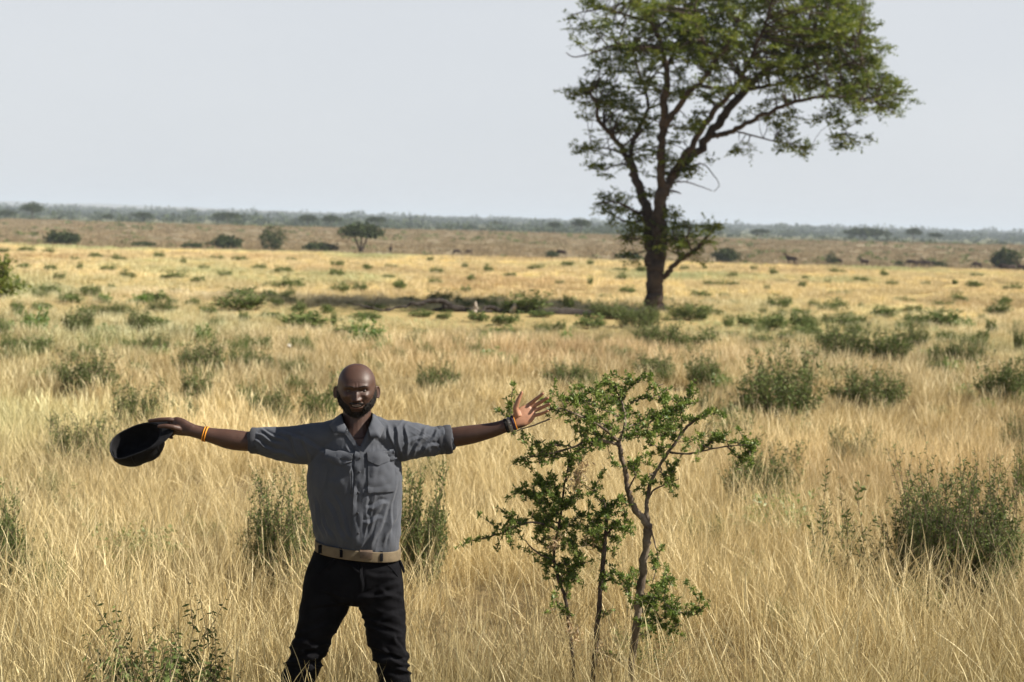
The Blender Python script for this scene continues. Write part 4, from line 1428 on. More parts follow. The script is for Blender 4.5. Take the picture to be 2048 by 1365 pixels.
def head_shape():
    """verts in head space, faces"""
    nu, nv = 220, 170
    zt = -np.cos(np.linspace(0.02, math.pi - 0.02, nv))
    th = np.linspace(0, 2 * np.pi, nu, endpoint=False)
    ZT, TH = np.meshgrid(zt, th, indexing='ij')
    low = np.clip(-ZT, 0, 1)
    pe = np.where(ZT < 0, 2.9, 2.5)
    rho = np.maximum(1 - np.abs(ZT) ** pe, 0) ** (1 / np.where(ZT < 0, 2.4, 2.2))
    c, s = np.cos(TH), np.sin(TH)
    bx = 0.0805 * (1 - 0.25 * sstep(0.12, 1.0, low)) * (1 + 0.012 * ga(ZT - .35, .3))
    fy = 0.094 * (1 - 0.04 * low)
    by = 0.102 * (1 - 0.42 * sstep(0.15, 0.95, low))
    ex = 2.3
    k = (np.abs(c) ** ex + np.abs(s) ** ex) ** (-1 / ex)
    x = bx * rho * c * k
    y = np.where(s > 0, fy, by) * rho * s * k
    z = HH * ZT
    fr = sstep(0.0, 0.045, y)
    ax = np.abs(x)
    # forehead slopes back, brows, sockets
    y = y - fr * 0.010 * sstep(0.045, 0.10, z)
    y = y + fr * 0.0060 * ga(z - 0.027, 0.010) * (1 - sstep(0.040, 0.062, ax)) * (1 - 0.35 * ga(x, 0.007))
    y = y - fr * 0.0125 * (ga(ax - 0.031, 0.0165) * ga(z - 0.010, 0.0105))
    y = y - fr * 0.0055 * ga(x, 0.011) * ga(z - 0.014, 0.012)
    # frown lines between the brows
    y = y - fr * 0.0016 * (ga(ax - 0.0065, 0.0018) * ga(z - 0.034, 0.009)) + fr * 0.0012 * ga(x, 0.003) * ga(z - 0.034, 0.010)
    for zz in (0.045, 0.053):
        y = y - fr * 0.0010 * ga(z - zz - 0.002 * np.cos(x * 90), 0.0016) * (1 - sstep(0.02, 0.04, ax))
    # eyelids: two soft lips over each eye with a slit between
    y = y + fr * ga(ax - 0.031, 0.0125) * (0.0062 * ga(z - 0.0145, 0.0048) + 0.0050 * ga(z - 0.0035, 0.0042))
    y = y + fr * 0.0022 * ga(ax - 0.030, 0.013) * ga(z + 0.006, 0.0035)      # bag under the eye
    # nose
    tt = np.clip((0.018 - z) / 0.046, 0, 1)
    ridge = (0.004 + 0.0175 * tt ** 1.3) * np.where(z > 0.018, ga(z - 0.018, 0.010), 1) * np.where(z < -0.028, ga(z + 0.028, 0.0050), 1)
    wid = 0.0068 + 0.0052 * tt ** 1.5
    y = y + fr * ridge * ga(x, wid) ** 1.0
    y = y + fr * 0.0110 * ga(ax - 0.0150, 0.0066) * ga(z + 0.0265, 0.0068)
    y = y - fr * 0.0055 * ga(ax - 0.0070, 0.0030) * ga(z + 0.0335, 0.0028)
    # cheeks and smile folds
    y = y + fr * 0.0090 * ga(ax - 0.043, 0.015) * ga(z + 0.013, 0.013)
    fold = ax - (0.0185 + (-0.026 - z) * 0.62)
    y = y - fr * 0.0042 * ga(fold, 0.0034) * sstep(-0.024, -0.030, z) * sstep(-0.066, -0.052, z)
    # mouth: lips parted in a smile
    mw = 1 - sstep(0.022, 0.0295, ax)
    zm = -0.0565 + 0.0062 * (ax / 0.027) ** 2
    y = y + fr * 0.0060 * ga(z + 0.052, 0.017) * ga(x, 0.034)
    y = y + fr * mw * (0.0056 * ga(z - zm - 0.0070, 0.0036) + 0.0068 * ga(z - zm + 0.0085, 0.0046))
    y = y - fr * (1 - sstep(0.020, 0.0275, ax)) * 0.0150 * ga(z - zm, 0.0036)
    y = y - fr * 0.0040 * ga(z - zm + 0.0175, 0.0045) * ga(x, 0.017)
    # chin and jaw
    y = y + fr * 0.0075 * ga(x, 0.020) * ga(z + 0.092, 0.015)
    x = x + np.sign(x) * 0.0035 * ga(z + 0.060, 0.022) * ga(y - 0.01, 0.03)
    # temples
    x = x - np.sign(x) * 0.0035 * ga(z - 0.022, 0.020) * ga(y - 0.052, 0.02)
    V = np.stack([x.ravel(), y.ravel(), z.ravel()], 1)
    V = np.vstack([V, [[0, 0, -HH]], [[0, -0.005, HH]]])
    i = np.arange(nv - 1)[:, None] * nu
    j = np.arange(nu)[None]
    F = np.stack([i + j, i + (j + 1) % nu, i + nu + (j + 1) % nu, i + nu + j], -1).reshape(-1, 4)
    jj = np.arange(nu)
    T0 = np.stack([(jj + 1) % nu, jj, np.full(nu, nv * nu)], 1)
    b = (nv - 1) * nu
    T1 = np.stack([b + jj, b + (jj + 1) % nu, np.full(nu, nv * nu + 1)], 1)
    return V, F, [T0, T1], (nv, nu)


HV, HF, HT, HN = head_shape()
bb = MB()
bb.add(hw(HV), [HF] + HT)
for sx in (-1, 1):                      # ears
    ear = []
    for a in np.linspace(0, 2 * np.pi, 17)[:-1]:
        pass
    ax_u = np.array([sx * 0.60, -0.72, 0.05]); ax_u /= np.linalg.norm(ax_u)
    ax_w = np.array([sx * -0.02, -0.18, 1.0]); ax_w /= np.linalg.norm(ax_w)
    ax_v = np.cross(ax_w, ax_u)
    Vb, Fb = ball((0, 0, 0), (0.0160, 0.0050, 0.0270), np.array([ax_u, ax_v, ax_w]), 12)
    q = Vb + np.array([sx * 0.0835, -0.012, -0.018])
    loc = Vb @ np.array([ax_u, ax_w]).T
    # lobe narrows; hollow of the ear
    q = q - np.outer(np.clip(-loc[:, 1] - 0.008, 0, 1) * 0.35, ax_u)
    bb.add(hw(q), Fb)
    rim = [np.array([sx * 0.0850, -0.012, -0.018]) + ax_u * 0.0150 * math.cos(t) + ax_w * 0.0255 * math.sin(t) + ax_v * (0.0035 if True else 0) * sx for t in np.linspace(-1.3, 2.6, 16)]
    Vb, Fb = tube(np.array(rim), 0.0036, 8)
    bb.add(hw(Vb), Fb)

# ---- neck, trunk, arms, legs --------------------------------------
bb.add(*limb([(716, 915, .0, 62, .105), (716, 890, .0, 50, .092), (715.5, 868, .002, 38, .074), (714.5, 850, .005, 30.5, .062), (714, 825, .01, 28.5, .060), (714, 795, .02, 27, .06)]))
TORSO = [  # y, left x, right x, depth half, depth centre
    (1112, 640, 794, .110, .0), (1100, 637, 796, .114, .0), (1085, 632, 799, .122, -.001), (1062, 626, 802, .128, -.004), (1030, 621, 803, .129, -.004),
    (990, 615, 804, .130, -.004), (955, 613, 804, .131, -.004), (925, 617, 801, .128, -.002), (898, 627, 794, .119, 0),
    (872, 641, 783, .104, .004), (852, 658, 770, .086, .008), (840, 674, 756, .070, .01)]


def torso(shrink, rows=TORSO, n=48):
    rings = []
    for k, (y, xl, xr, dq, dc) in enumerate(rows):
        t = np.clip((y - 870) / 230.0, 0, 1)
        tl = 5 - 15 * t                      # the line of the shoulders falls one way, the hips the other
        a, b = Q(xl, y + tl, dc), Q(xr, y - tl, dc)
        c, u = (a + b) / 2, (b - a) / 2
        rings.append((c, u * shrink, np.array([0, -1, 0]) * dq * shrink))
    return loft(rings, n, 1.9)


bb.add(*torso(0.93, TORSO[:-2]))
# his right arm (left in the picture), holding the cap
ARM_R = [(640, 885, .01, 34, .055), (590, 886, .005, 27, .050), (545, 885, .0, 23, .046), (501, 883.5, 0, 20, .043), (478, 881.5, -.002, 20.5, .043), (457, 878.5, -.005, 20, .041), (438, 874.5, -.007, 17.5, .036), (420, 870.5, -.01, 15, .032), (400, 865.5, -.012, 13.4, .028), (381, 860.5, -.014, 13, .024)]
ARM_L = [(790, 880, .01, 34, .055), (835, 881, .005, 27, .050), (875, 879, .0, 23, .046), (900, 876, -.005, 20.5, .043), (923, 872.5, -.012, 20, .042), (945, 869, -.018, 19, .040), (967, 864.5, -.022, 17, .036), (990, 859, -.026, 14.8, .031), (1008, 853, -.030, 13.4, .027), (1022, 848.5, -.034, 12.6, .024)]
bb.add(*limb(ARM_R, 24))
bb.add(*limb(ARM_L, 24))
# his left hand, open, palm to the viewer
PALM = []
bb.add(*limb([(1017, 850, -.032, 12.8, .024), (1028, 846, -.034, 13.5, .020), (1038, 840, -.032, 17.5, .0180), (1048, 832.5, -.026, 19.6, .0155), (1056, 826.5, -.020, 18.4, .0130), (1062, 822, -.016, 15.0, .0100)], 24, 4, 2.5, (0.42, -0.80, 0.42)))
PALM += [Q(1042, 836, -.045), Q(1052, 830, -.036), Q(1060, 824, -.03), Q(1034, 838, -.05), Q(1046, 824, -.03), Q(1056, 838, -.045), Q(1064, 814, -.02)]
FING_L = [
    ([(1049, 816.5, -.006), (1062, 806.5, -.006), (1074, 797, -.014), (1085.5, 787.5, -.028)], (.0092, .0084, .0077, .0062)),
    ([(1055, 820.5, -.008), (1073, 809.5, -.008), (1084, 803, -.020), (1095.5, 796.5, -.036)], (.0093, .0086, .0078, .0064)),
    ([(1058, 827, -.013), (1077, 818.5, -.014), (1088, 813.5, -.027), (1099, 808.5, -.042)], (.0090, .0082, .0075, .0061)),
    ([(1058, 834, -.021), (1077, 829.5, -.024), (1086, 826.5, -.036), (1095.5, 822, -.048)], (.0084, .0075, .0067, .0054)),
    ([(1036, 833, -.040), (1031.5, 818, -.044), (1036, 803, -.046), (1043.5, 785.5, -.044)], (.0155, .0126, .0102, .0070)),
]


def finger(rows, rad):
    A = catmull([np.append(Q(*p), r) for p, r in zip(rows, rad)], 5)
    # knuckles and finger tip
    k = np.linspace(0, 1, len(A))
    A[:, 3] *= 1 + 0.05 * (ga(k - .34, .05) + ga(k - .68, .05))
    T = A[-1, :3] - A[-2, :3]; T /= np.linalg.norm(T)
    tip = [np.append(A[-1, :3] + T * A[-1, 3] * a, A[-1, 3] * b) for a, b in ((.45, .88), (.8, .58), (.97, .22))]
    A = np.vstack([A, tip])
    return tube(A[:, :3], A[:, 3], 14)


for rows, rad in FING_L:
    bb.add(*finger(rows, rad))
    PALM += [Q(p[0], p[1], p[2] - r) for p, r in zip(rows, rad)]
# his right hand, gripping the cap's peak: thumb in front, fingers behind
bb.add(*limb([(386, 861.5, -.013, 12.8, .024), (376, 858.5, -.012, 14.5, .022), (366, 855.5, -.010, 17.0, .020), (356, 852.5, -.006, 18.2, .0185), (348, 850.5, -.002, 16.8, .0155)], 24, 4, 2.4))
FING_R = [
    ([(350, 842, -.004), (339, 839.5, -.012), (321, 839.8, -.016), (299, 842.0, -.010)], (.0108, .0100, .0092, .0076)),
    ([(348, 845, .002), (333, 847, .016), (324, 857, .021), (327, 866, .016)], (.0104, .0092, .0082, .0068)),
    ([(349, 854, .004), (337, 861, .018), (330, 868, .016), (335, 873, .004)], (.0100, .0088, .0080, .0066)),
    ([(354, 863, .002), (345, 869, .012), (339, 873.5, .010), (344, 876, .000)], (.0092, .0080, .0072, .0060)),
    ([(362, 859, -.020), (347, 855, -.036), (333, 852.6, -.042), (318, 853.2, -.044)], (.0135, .0112, .0098, .0074)),
]
for rows, rad in FING_R:
    bb.add(*finger(rows, rad))
# hips and legs under the jeans
LEG_R = [(664, 1150, .0, 46, .085), (650, 1205, 0, 43, .086), (634, 1250, -.004, 34, .078), (617, 1300, -.010, 29, .066), (606, 1330, -.010, 28, .062), (594, 1365, -.004, 25, .058), (584, 1440, .01, 24, .056), (578, 1520, .015, 17, .042), (577, 1552, .012, 15, .040)]
LEG_L = [(757, 1150, .0, 46, .085), (763, 1205, 0, 42, .086), (770, 1250, -.004, 34, .078), (777, 1290, -.010, 30, .068), (784, 1325, -.010, 28, .062), (792, 1365, -.004, 25, .058), (800, 1440, .01, 24, .056), (806, 1530, .015, 17, .042), (807, 1562, .012, 15, .040)]
bb.add(*limb(LEG_R, 22))
bb.add(*limb(LEG_L, 22))
bb.add(*limb([(715, 1080, 0, 74, .108), (714, 1110, 0, 78, .112), (712, 1135, 0, 80, .108), (711, 1150, 0, 66, .08)], 26, 4, 2.4))
BV, BF, BN = bake(bb, 0.0023, 3)
# palm and finger pads are lighter: part of the skin itself
pal = np.array(PALM)
sh = np.full(len(BV), 0.24)
near = np.where(np.linalg.norm(BV - Q(1055, 825, -.045), axis=1) < 0.16)[0]
dmin = np.min(np.linalg.norm(BV[near][:, None] - pal[None], axis=2), axis=1)
fw = sstep(0.1, 0.7, -BN[near, 1] + 0.12)
arm_d = np.linalg.norm(BV[near] - Q(1012, 852, -.03), axis=1)
sh[near] = 0.24 + 0.62 * fw * sstep(0.040, 0.018, dmin) * sstep(0.035, 0.06, arm_d)
hs = (BV - HC) @ HR
hs[:, 1] *= -1
inh = (np.abs(hs[:, 2]) < 0.12) & (np.abs(hs[:, 0]) < 0.1) & (np.abs(hs[:, 1]) < 0.14)
zm = -0.0555
lip = inh & (hs[:, 1] > 0.05) & (np.abs(hs[:, 0]) < 0.026)
sh[lip] += 0.16 * ga(hs[lip, 2] - zm + 0.0085, 0.0045) + 0.05 * ga(hs[lip, 2] - zm - 0.007, 0.004)
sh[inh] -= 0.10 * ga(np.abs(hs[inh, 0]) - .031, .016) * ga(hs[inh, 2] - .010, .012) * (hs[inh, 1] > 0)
sh += 0.03 * fbm(BV / 0.03, 5)
body = skin_obj('body', BV, BF, M['skin'], man, np.clip(sh, 0, 1))

# beard: the head's own surface pushed out over jaw, chin and lip
def beard():
    nv, nu = HN
    V = HV[:nv * nu].copy()
    x, y, z = V.T
    ax = np.abs(x)
    line = np.interp(ax, [0, .020, .027, .034, .050, .066, .076, .09], [-.0790, -.0790, -.0580, -.0450, -.0370, -.0200, .0060, .0100])
    t = 0.0070 * sstep(-0.003, 0.022, line - z) * sstep(-0.030, -0.008, y)
    t = t + 0.0045 * ga(x, .035) * sstep(-.080, -.10, z)
    t = t * (1 - 0.45 * sstep(.06, .078, ax) * sstep(-.05, -.02, z))
    mo = 0.0036 * ga(z + 0.0415 + 0.25 * np.maximum(ax - .014, 0), 0.0044) * (1 - sstep(.028, .036, ax)) * (y > 0.05)
    t = np.maximum(t, mo)
    t[z < -0.104] = np.maximum(t[z < -0.104], 0.004) * (y[z < -0.104] > -0.01)
    W_ = hw(V)
    me = mesh_np('tmp', W_, [HF])
    nn = np.empty(len(V) * 3); me.vertices.foreach_get('normal', nn); nn = nn.reshape(-1, 3)
    bpy.data.meshes.remove(me)
    if np.sum(nn * (W_ - HC)) < 0: nn = -nn
    rough_ = 1 + 0.45 * vnoise(V / 0.006, 8) + 0.40 * vnoise(V / 0.0028, 9)
    t = t * sstep(-0.35, 0.35, vnoise(V / 0.0045, 10) + (t - 0.0022) / 0.0018)
    Wp = W_ + nn * (t * rough_ - 0.0012)[:, None]
    keep = (t[HF] > 0.0006).any(1)
    used = np.unique(HF[keep])
    mp = -np.ones(len(V), int); mp[used] = np.arange(len(used))
    o = skin_obj('beard', Wp[used], mp[HF[keep]], M['beard'], man)
    rg = np.random.default_rng(4)
    c = np.where(t > 0.002)[0]
    c = rg.choice(c, 5200)
    d = nn[c] + rg.normal(size=(len(c), 3)) * 0.7 + np.array([0, 0, -0.5])
    Vl, Fl = leaves(Wp[c] + rg.normal(size=(len(c), 3)) * 0.0012, d, rg.uniform(.003, .0075, len(c)), 0.0008, rg, 0)
    mb = MB(); mb.add(Vl, Fl)
    edge = np.where((line - z > -0.011) & (t < 0.004) & (y > -0.03) & (z < 0.02) & (z > -0.105) & ~((ax < .027) & (z > -.075) & (z < -.046)) & ~((ax < .03) & (z > -.036)))[0]
    c = rg.choice(edge, 2600)
    d = nn[c] * .45 + rg.normal(size=(len(c), 3)) * 0.4 + np.array([0, 0, -0.8])
    Vl, Fl = leaves(W_[c] + nn[c] * .0004, d, rg.uniform(.002, .0042, len(c)), 0.0007, rg, 0)
    mb.add(Vl, Fl)
    mb.obj('beard_hair', M['beard'], o)
    return o


beard()
for sx in (-1, 1):
    mb = MB(); mb.add(*ball((0, 0, 0), 0.0118, None, 12))
    V = np.concatenate(mb.V) + hw([[sx * 0.031, 0.0725, 0.0088]])[0]
    e = link('eye', mesh_np('eye', V, mb.F[:1] + mb.F[1:], None, True), M['eye_white'], man)
    mb = MB(); mb.add(*ball((0, 0, 0), (0.0058, 0.0030, 0.0058), None, 10))
    V = np.concatenate(mb.V) + hw([[sx * 0.031 + 0.001, 0.0725 + 0.0100, 0.0088]])[0]
    link('iris', mesh_np('iris', V, mb.F, None, True), M['eye'], e)
    br = [(sx * a, b, c) for a, b, c in ((.012, .0985, .0285), (.024, .0975, .0312), (.036, .0925, .0315), (.048, .0825, .0275))]
    P = catmull(hw(br), 5)
    V, F = tube(P, np.interp(np.linspace(0, 1, len(P)), [0, .3, 1], [.0012, .0018, .0006]), 8, True, 0.5, 5)
    mb = MB(); mb.add(V, F); mb.obj('eyebrow', M['beard'], man, True)
tg = [(a, 0.0945 - 0.9 * abs(a) ** 1.25, -0.0525 + 3.2 * a * a) for a in np.linspace(-.018, .018, 9)]
mb = MB()
for k in range(8):
    a = np.linspace(-.016, .016, 8)[k]
    V, F = ball(hw([[a, 0.0915 - 9.0 * a * a, -0.0538 + 8.0 * a * a]])[0], (.0022, .0018, .0027), None, 6)
    mb.add(V, F)
mb.obj('teeth', M['teeth'], man, True)

# ---- shirt ----------------------------------------------------------
sb = MB()
sb.add(*torso(1.0))
SL_R = [(668, 884, .004, 40, .074), (640, 886, .003, 41.5, .072), (612, 889, .002, 41.0, .068), (585, 889, 0, 37.5, .064), (558, 886.5, -.002, 34, .060), (535, 883.5, -.003, 30, .057), (516, 881.5, -.004, 26.5, .055)]
SL_L = [(762, 880, .004, 40, .074), (788, 881, .003, 42, .072), (812, 882, .002, 40, .068), (835, 882.5, 0, 35.5, .063), (858, 882.5, -.003, 31.5, .059), (880, 880.5, -.006, 28.5, .057), (890, 879.0, -.007, 28, .056)]
sb.add(*limb(SL_R, 32, 5, 2.1))
sb.add(*limb(SL_L, 32, 5, 2.1))
sb.add(*limb([(600, 892, 0, 26, .05), (640, 880, .0, 32, .07), (690, 868, .0, 34, .085), (740, 866, 0, 34, .085), (785, 876, .0, 32, .07), (830, 884, 0, 26, .05)], 28, 5, 2.0))
SV, SF, SN = bake(sb, 0.0029, 14)


def px_of(V):
    """photo bearings of person-space points (to lay folds where the photo shows them)"""
    Wd = V + np.array(P_ROOT) - np.array([0, 0, CAM_H])
    c = Wd @ np.array(CAM_R.to_3x3())
    return 1024 + FPX * c[:, 0] / -c[:, 2], 682.5 - FPX * c[:, 1] / -c[:, 2]


def seg_fold(px, py, a, b, w, amp, sharp=1.0):
    """one crease running from a to b (photo pixels): a soft ridge beside a hollow"""
    ax_, ay_ = a; bx_, by_ = b
    L2 = (bx_ - ax_) ** 2 + (by_ - ay_) ** 2
    t = ((px - ax_) * (bx_ - ax_) + (py - ay_) * (by_ - ay_)) / L2
    Ln = math.sqrt(L2)
    d = ((px - ax_) * (by_ - ay_) - (py - ay_) * (bx_ - ax_)) / Ln
    along = sstep(-0.12, 0.2, t) * sstep(1.12, 0.75, t)
    d = d + 2.0 * np.sin(t * 7 + ax_)
    w = w * 0.85
    return 1.5 * along * amp * (np.exp(-(np.abs(d) / w) ** 1.35) - 0.8 * np.exp(-(np.abs(d - 1.45 * w) / (0.75 * w)) ** 1.5))


px, py = px_of(SV)
front = sstep(0.25, -0.2, SN[:, 1])
disp = 0.0022 * fbm(SV / 0.045, 12, 3) + 0.0007 * ridged(SV / np.array([.016, .02, .028]), 41) * (0.5 + vnoise(SV / .08, 42))
# torso: loose cloth drawn down into the belt and towards the armpits
tz = sstep(985, 1085, py) * (np.abs(px - 714) < 110)
ang = (px - 714) / 88.0
tz = tz * sstep(1108, 1090, py)
disp += tz * 0.0046 * np.sin(ang * 17 + 2.2 * vnoise(SV / 0.09, 14) + py * 0.012) * (0.6 + 0.6 * vnoise(SV / 0.06, 15))
q = np.stack([px / 15 + py / 60, py / 62 - px / 120, 0 * px], 1)
disp += 0.0022 * ridged(q, 16) * (np.abs(px - 714) < 96) * sstep(870, 930, py)
q = np.stack([(px + 0.8 * (py - 900)) / 15, (py - 0.5 * px) / 75, 0 * px], 1)
disp += 0.0020 * ridged(q, 17) * sstep(720, 760, px) * sstep(1000, 900, py)
# sleeves: creases running along the arm and round the elbow
rs = sstep(612, 560, px)
q = np.stack([(px * 0.30 + py) / 11, (px - 0.3 * py) / 55, 0 * px], 1)
disp += rs * (0.0012 * ridged(q, 18) + 0.0007 * ridged(q * np.array([2.1, 1.4, 1]), 28))
ls = sstep(800, 835, px)
q = np.stack([(py - px * 0.55) / 11, (px + 0.5 * py) / 50, 0 * px], 1)
disp += ls * (0.0013 * ridged(q, 19) + 0.0007 * ridged(q * np.array([2.1, 1.4, 1]), 29))
for a, b, w, amp in [
    ((640, 905), (705, 918), 7, .0060), ((650, 915), (706, 930), 6, .0040), ((690, 895), (716, 915), 5, .0040),
    ((700, 930), (708, 985), 4.5, .0050), ((708, 960), (712, 1080), 4, .0030),
    ((650, 1000), (690, 1085), 6, .0042), ((668, 985), (700, 1075), 5, .0036), ((640, 1030), (668, 1090), 5, .0040), ((626, 1000), (648, 1080), 5, .0040),
    ((760, 1010), (725, 1090), 6, .0046), ((780, 1000), (742, 1090), 6, .0046), ((795, 1020), (765, 1090), 5, .0046), ((735, 990), (730, 1070), 5, .0030), ((790, 960), (776, 1075), 4.5, .0040),
    ((735, 1018), (775, 1005), 6, .0052), ((726, 985), (780, 975), 6, .0032), ((728, 1048), (765, 1036), 6, .0040),
    ((800, 930), (770, 900), 5, .0040), ((806, 918), (790, 850), 5, .0050), ((815, 915), (812, 850), 4, .0046), ((792, 905), (774, 850), 4, .0040),
    ((826, 912), (850, 858), 5, .0050), ((845, 905), (876, 860), 4.5, .0050), ((806, 890), (860, 870), 5, .0036), ((838, 900), (888, 885), 5, .0040),
    ((622, 925), (606, 862), 6, .0036), ((600, 915), (575, 862), 5, .0040), ((512, 868), (560, 890), 4, .0050), ((520, 860), (575, 885), 4, .0050), ((506, 880), (548, 902), 4, .0044), ((535, 900), (590, 915), 5, .0036), ((560, 862), (640, 900), 6, .0040),
]:
    disp += front * seg_fold(px, py, a, b, w, amp)
S2 = SV + SN * disp[:, None]
# open neck: the cloth is cut away between the two front edges
fc = S2[SF].mean(1)
fx, fy_ = px_of(fc)
fn = SN[SF].mean(1)
inside = (fy_ < 895) & (fx > np.interp(fy_, [826, 850, 895], [684, 690, 718.5])) & (fx < np.interp(fy_, [826, 850, 895], [744, 740, 719.5])) & (fc[:, 1] < 0.06)
inside |= (fy_ < 847) & (fx > 684) & (fx < 745) & (fc[:, 1] < 0.03)
inside |= (fy_ < 838) & (fx > 683) & (fx < 746)
shirt = skin_obj('shirt', S2, SF[~inside], M['shirt'], man)
D = Dress(S2, SF[~inside])

# collar: two leaves folded over a stand
def collar():
    mb = MB()
    Lf = [((693, 856, -.092), (690, 867, -.126)), ((687, 845, -.078), (668, 867, -.118)), ((683.5, 834, -.048), (659, 853, -.074)), ((683, 828.5, 0), (658, 845, .0)), ((693, 826.5, .05), (672, 842, .085)), ((714, 826, .072), (714, 842, .112))]
    Rt = [((737, 856, -.092), (741, 874, -.130)), ((742, 845, -.078), (760, 877, -.124)), ((745, 834, -.048), (769, 858, -.078)), ((745.5, 828, 0), (768, 843, .0)), ((736, 826, .05), (754, 841, .085)), ((714, 826, .072), (714, 842, .112))]
    for side in (Lf, Rt):
        T = catmull([Q(*a) for a, b in side], 5)
        B = np.array([np.interp(np.arange(26) / 5.0, np.arange(6), [Q(*b)[k] for a, b in side]) for k in range(3)]).T
        Bs = catmull([Q(*a) * 0.72 + Q(*b) * 0.28 + np.array([0, 0, -.020]) for a, b in side], 5)   # stand, inside
        mid = T * 0.45 + B * 0.55 + np.array([0, -0.002, 0.0030])
        ov = T + np.array([0, -0.001, 0.0028])
        up2 = T * 0.85 + B * 0.15 + np.array([0, -.003, .0040])
        inn = B + (T - B) * 0.08 + np.array([0, 0.003, -0.005])
        rows = [Bs, T, ov, up2, mid, B, inn]
        V = np.concatenate(rows)
        n_ = len(T)
        i = np.arange(n_ * len(rows)).reshape(len(rows), n_)
        F = np.stack([i[:-1, :-1], i[:-1, 1:], i[1:, 1:], i[1:, :-1]], -1).reshape(-1, 4)
        V = V + 0.0012 * np.stack([vnoise(V / .02, s) for s in (1, 2, 3)], 1)
        mb.add(V, [F])
    return mb.obj('collar', M['shirt'], shirt, True)


collar()


def dress_part(name, m, patches, parent=shirt):
    mb = MB()
    for V, F in patches:
        mb.add(V, F)
    o = mb.obj(name, m, parent, False)
    for p in o.data.polygons: p.use_smooth = True
    try:
        o.data.set_sharp_from_angle(angle=math.radians(50))
    except Exception:
        pass
    return o


# front edges of the open neck and the button placket
dress_part('placket', M['shirt'], [
    D.patch(lerp_grid((710.5, 890), (729, 888), (705, 1090), (723, 1092), 64, 7), .0060, .004, .0, .0022, 3),
    D.patch(lerp_grid((686, 862), (694, 857), (712, 898), (721, 894), 16, 4), .0045, .004, 0, .001, 4),
    D.patch(lerp_grid((736, 857), (746, 862), (717, 894), (728, 896), 16, 4), .0045, .004, 0, .001, 5)])
for yy in (916, 944, 985, 1026, 1066):
    x_ = np.interp(yy, [890, 1098], [720, 714.5])
    p, nn = D.hit(x_, yy)
    T = nn / np.linalg.norm(nn)
    V, F = tube(np.array([p + T * .005, p + T * .0092, p + T * .0100]), [.0046, .0046, .0030], 12)
    mb = MB(); mb.add(V, F); mb.obj('button', M['cuff'], shirt, True)
# breast pockets with flaps
dress_part('pocket', M['shirt'], [D.patch(lerp_grid((655, 922), (701, 926), (660, 986), (702, 988), 16, 14), .0055, .004, .004, .0022, 6)])
dress_part('pocket', M['shirt'], [D.patch(lerp_grid((736, 922), (788, 914), (736, 985), (789, 983), 16, 14), .0055, .004, .004, .0022, 7)])


def flap_grid(tl, tr, bl, bm_, br, R=8, C=13):
    g = []
    for i in range(R):
        t = i / (R - 1)
        row = []
        for j in range(C):
            u = j / (C - 1)
            top = (tl[0] + (tr[0] - tl[0]) * u, tl[1] + (tr[1] - tl[1]) * u)
            if u < .45: k = u / .45; bot = (bl[0] + (bm_[0] - bl[0]) * k, bl[1] + (bm_[1] - bl[1]) * k)
            else: k = (u - .45) / .55; bot = (bm_[0] + (br[0] - bm_[0]) * k, bm_[1] + (br[1] - bm_[1]) * k)
            row.append((top[0] + (bot[0] - top[0]) * t, top[1] + (bot[1] - top[1]) * t))
        g.append(row)
    return g


dress_part('pocket_flap', M['shirt'], [D.patch(flap_grid((652, 903), (706, 908), (654, 920), (680, 932), (703, 926)), .0115, .002, .003, .0030, 8)])
dress_part('pocket_flap', M['shirt'], [D.patch(flap_grid((733, 905), (790, 901), (735, 922), (756, 931), (789, 918)), .0115, .002, .003, .0026, 9)])
dress_part('chest_label', M['white_label'], [D.patch(lerp_grid((779, 899.5), (787, 898.5), (779.5, 903), (787.5, 902), 3, 5), .0045, .001)])


def cuff(rows, seed):
    """rolled sleeve: a thick folded band open at the hand side"""
    mb = MB()
    A = catmull([np.append(Q(x, y, d), (r * PS, q)) for x, y, d, r, q in rows], 3)
    T = A[-1, :3] - A[0, :3]; T /= np.linalg.norm(T)
    v = np.array([0, -1, 0.0]); v -= T * np.dot(v, T); v /= np.linalg.norm(v)
    u = np.cross(T, v)
    n_ = 64
    a = np.linspace(0, 2 * np.pi, n_, endpoint=False)
    prof = [(0.0, 0.93), (0.0, 1.02), (0.10, 1.07), (0.30, 1.06), (0.42, 1.02), (0.50, 1.075), (0.72, 1.09), (0.92, 1.075), (1.0, 1.02), (0.98, 0.93), (0.85, 0.88), (0.5, 0.86)]
    rings = []
    L_ = np.linalg.norm(A[-1, :3] - A[0, :3])
    for s, k in prof:
        i = s * (len(A) - 1); i0 = min(int(i), len(A) - 2)
        r = A[i0] + (A[i0 + 1] - A[i0]) * (i - i0)
        w = k + 0.020 * vnoise(np.stack([np.cos(a) * 2.2 + s * 1.5, np.sin(a) * 2.2, 0 * a + seed], 1), 5) + 0.018 * vnoise(np.stack([np.cos(a) * 5, np.sin(a) * 5, 0 * a + s * 2 + seed], 1), 6)
        sk = 0.004 * vnoise(np.stack([np.cos(a) * 1.5, np.sin(a) * 1.5, 0 * a + seed + s], 1), 7)
        rings.append(r[:3] + np.cos(a)[:, None] * u * r[3] * w[:, None] + np.sin(a)[:, None] * v * r[4] * w[:, None] + sk[:, None] * T)
    V = np.concatenate(rings)
    i = np.arange(len(rings) - 1)[:, None] * n_
    j = np.arange(n_)[None]
    F = np.stack([i + j, i + (j + 1) % n_, i + n_ + (j + 1) % n_, i + n_ + j], -1).reshape(-1, 4)
    mb.add(V, [F])
    return mb.obj('cuff', M['cuff'], shirt, True)


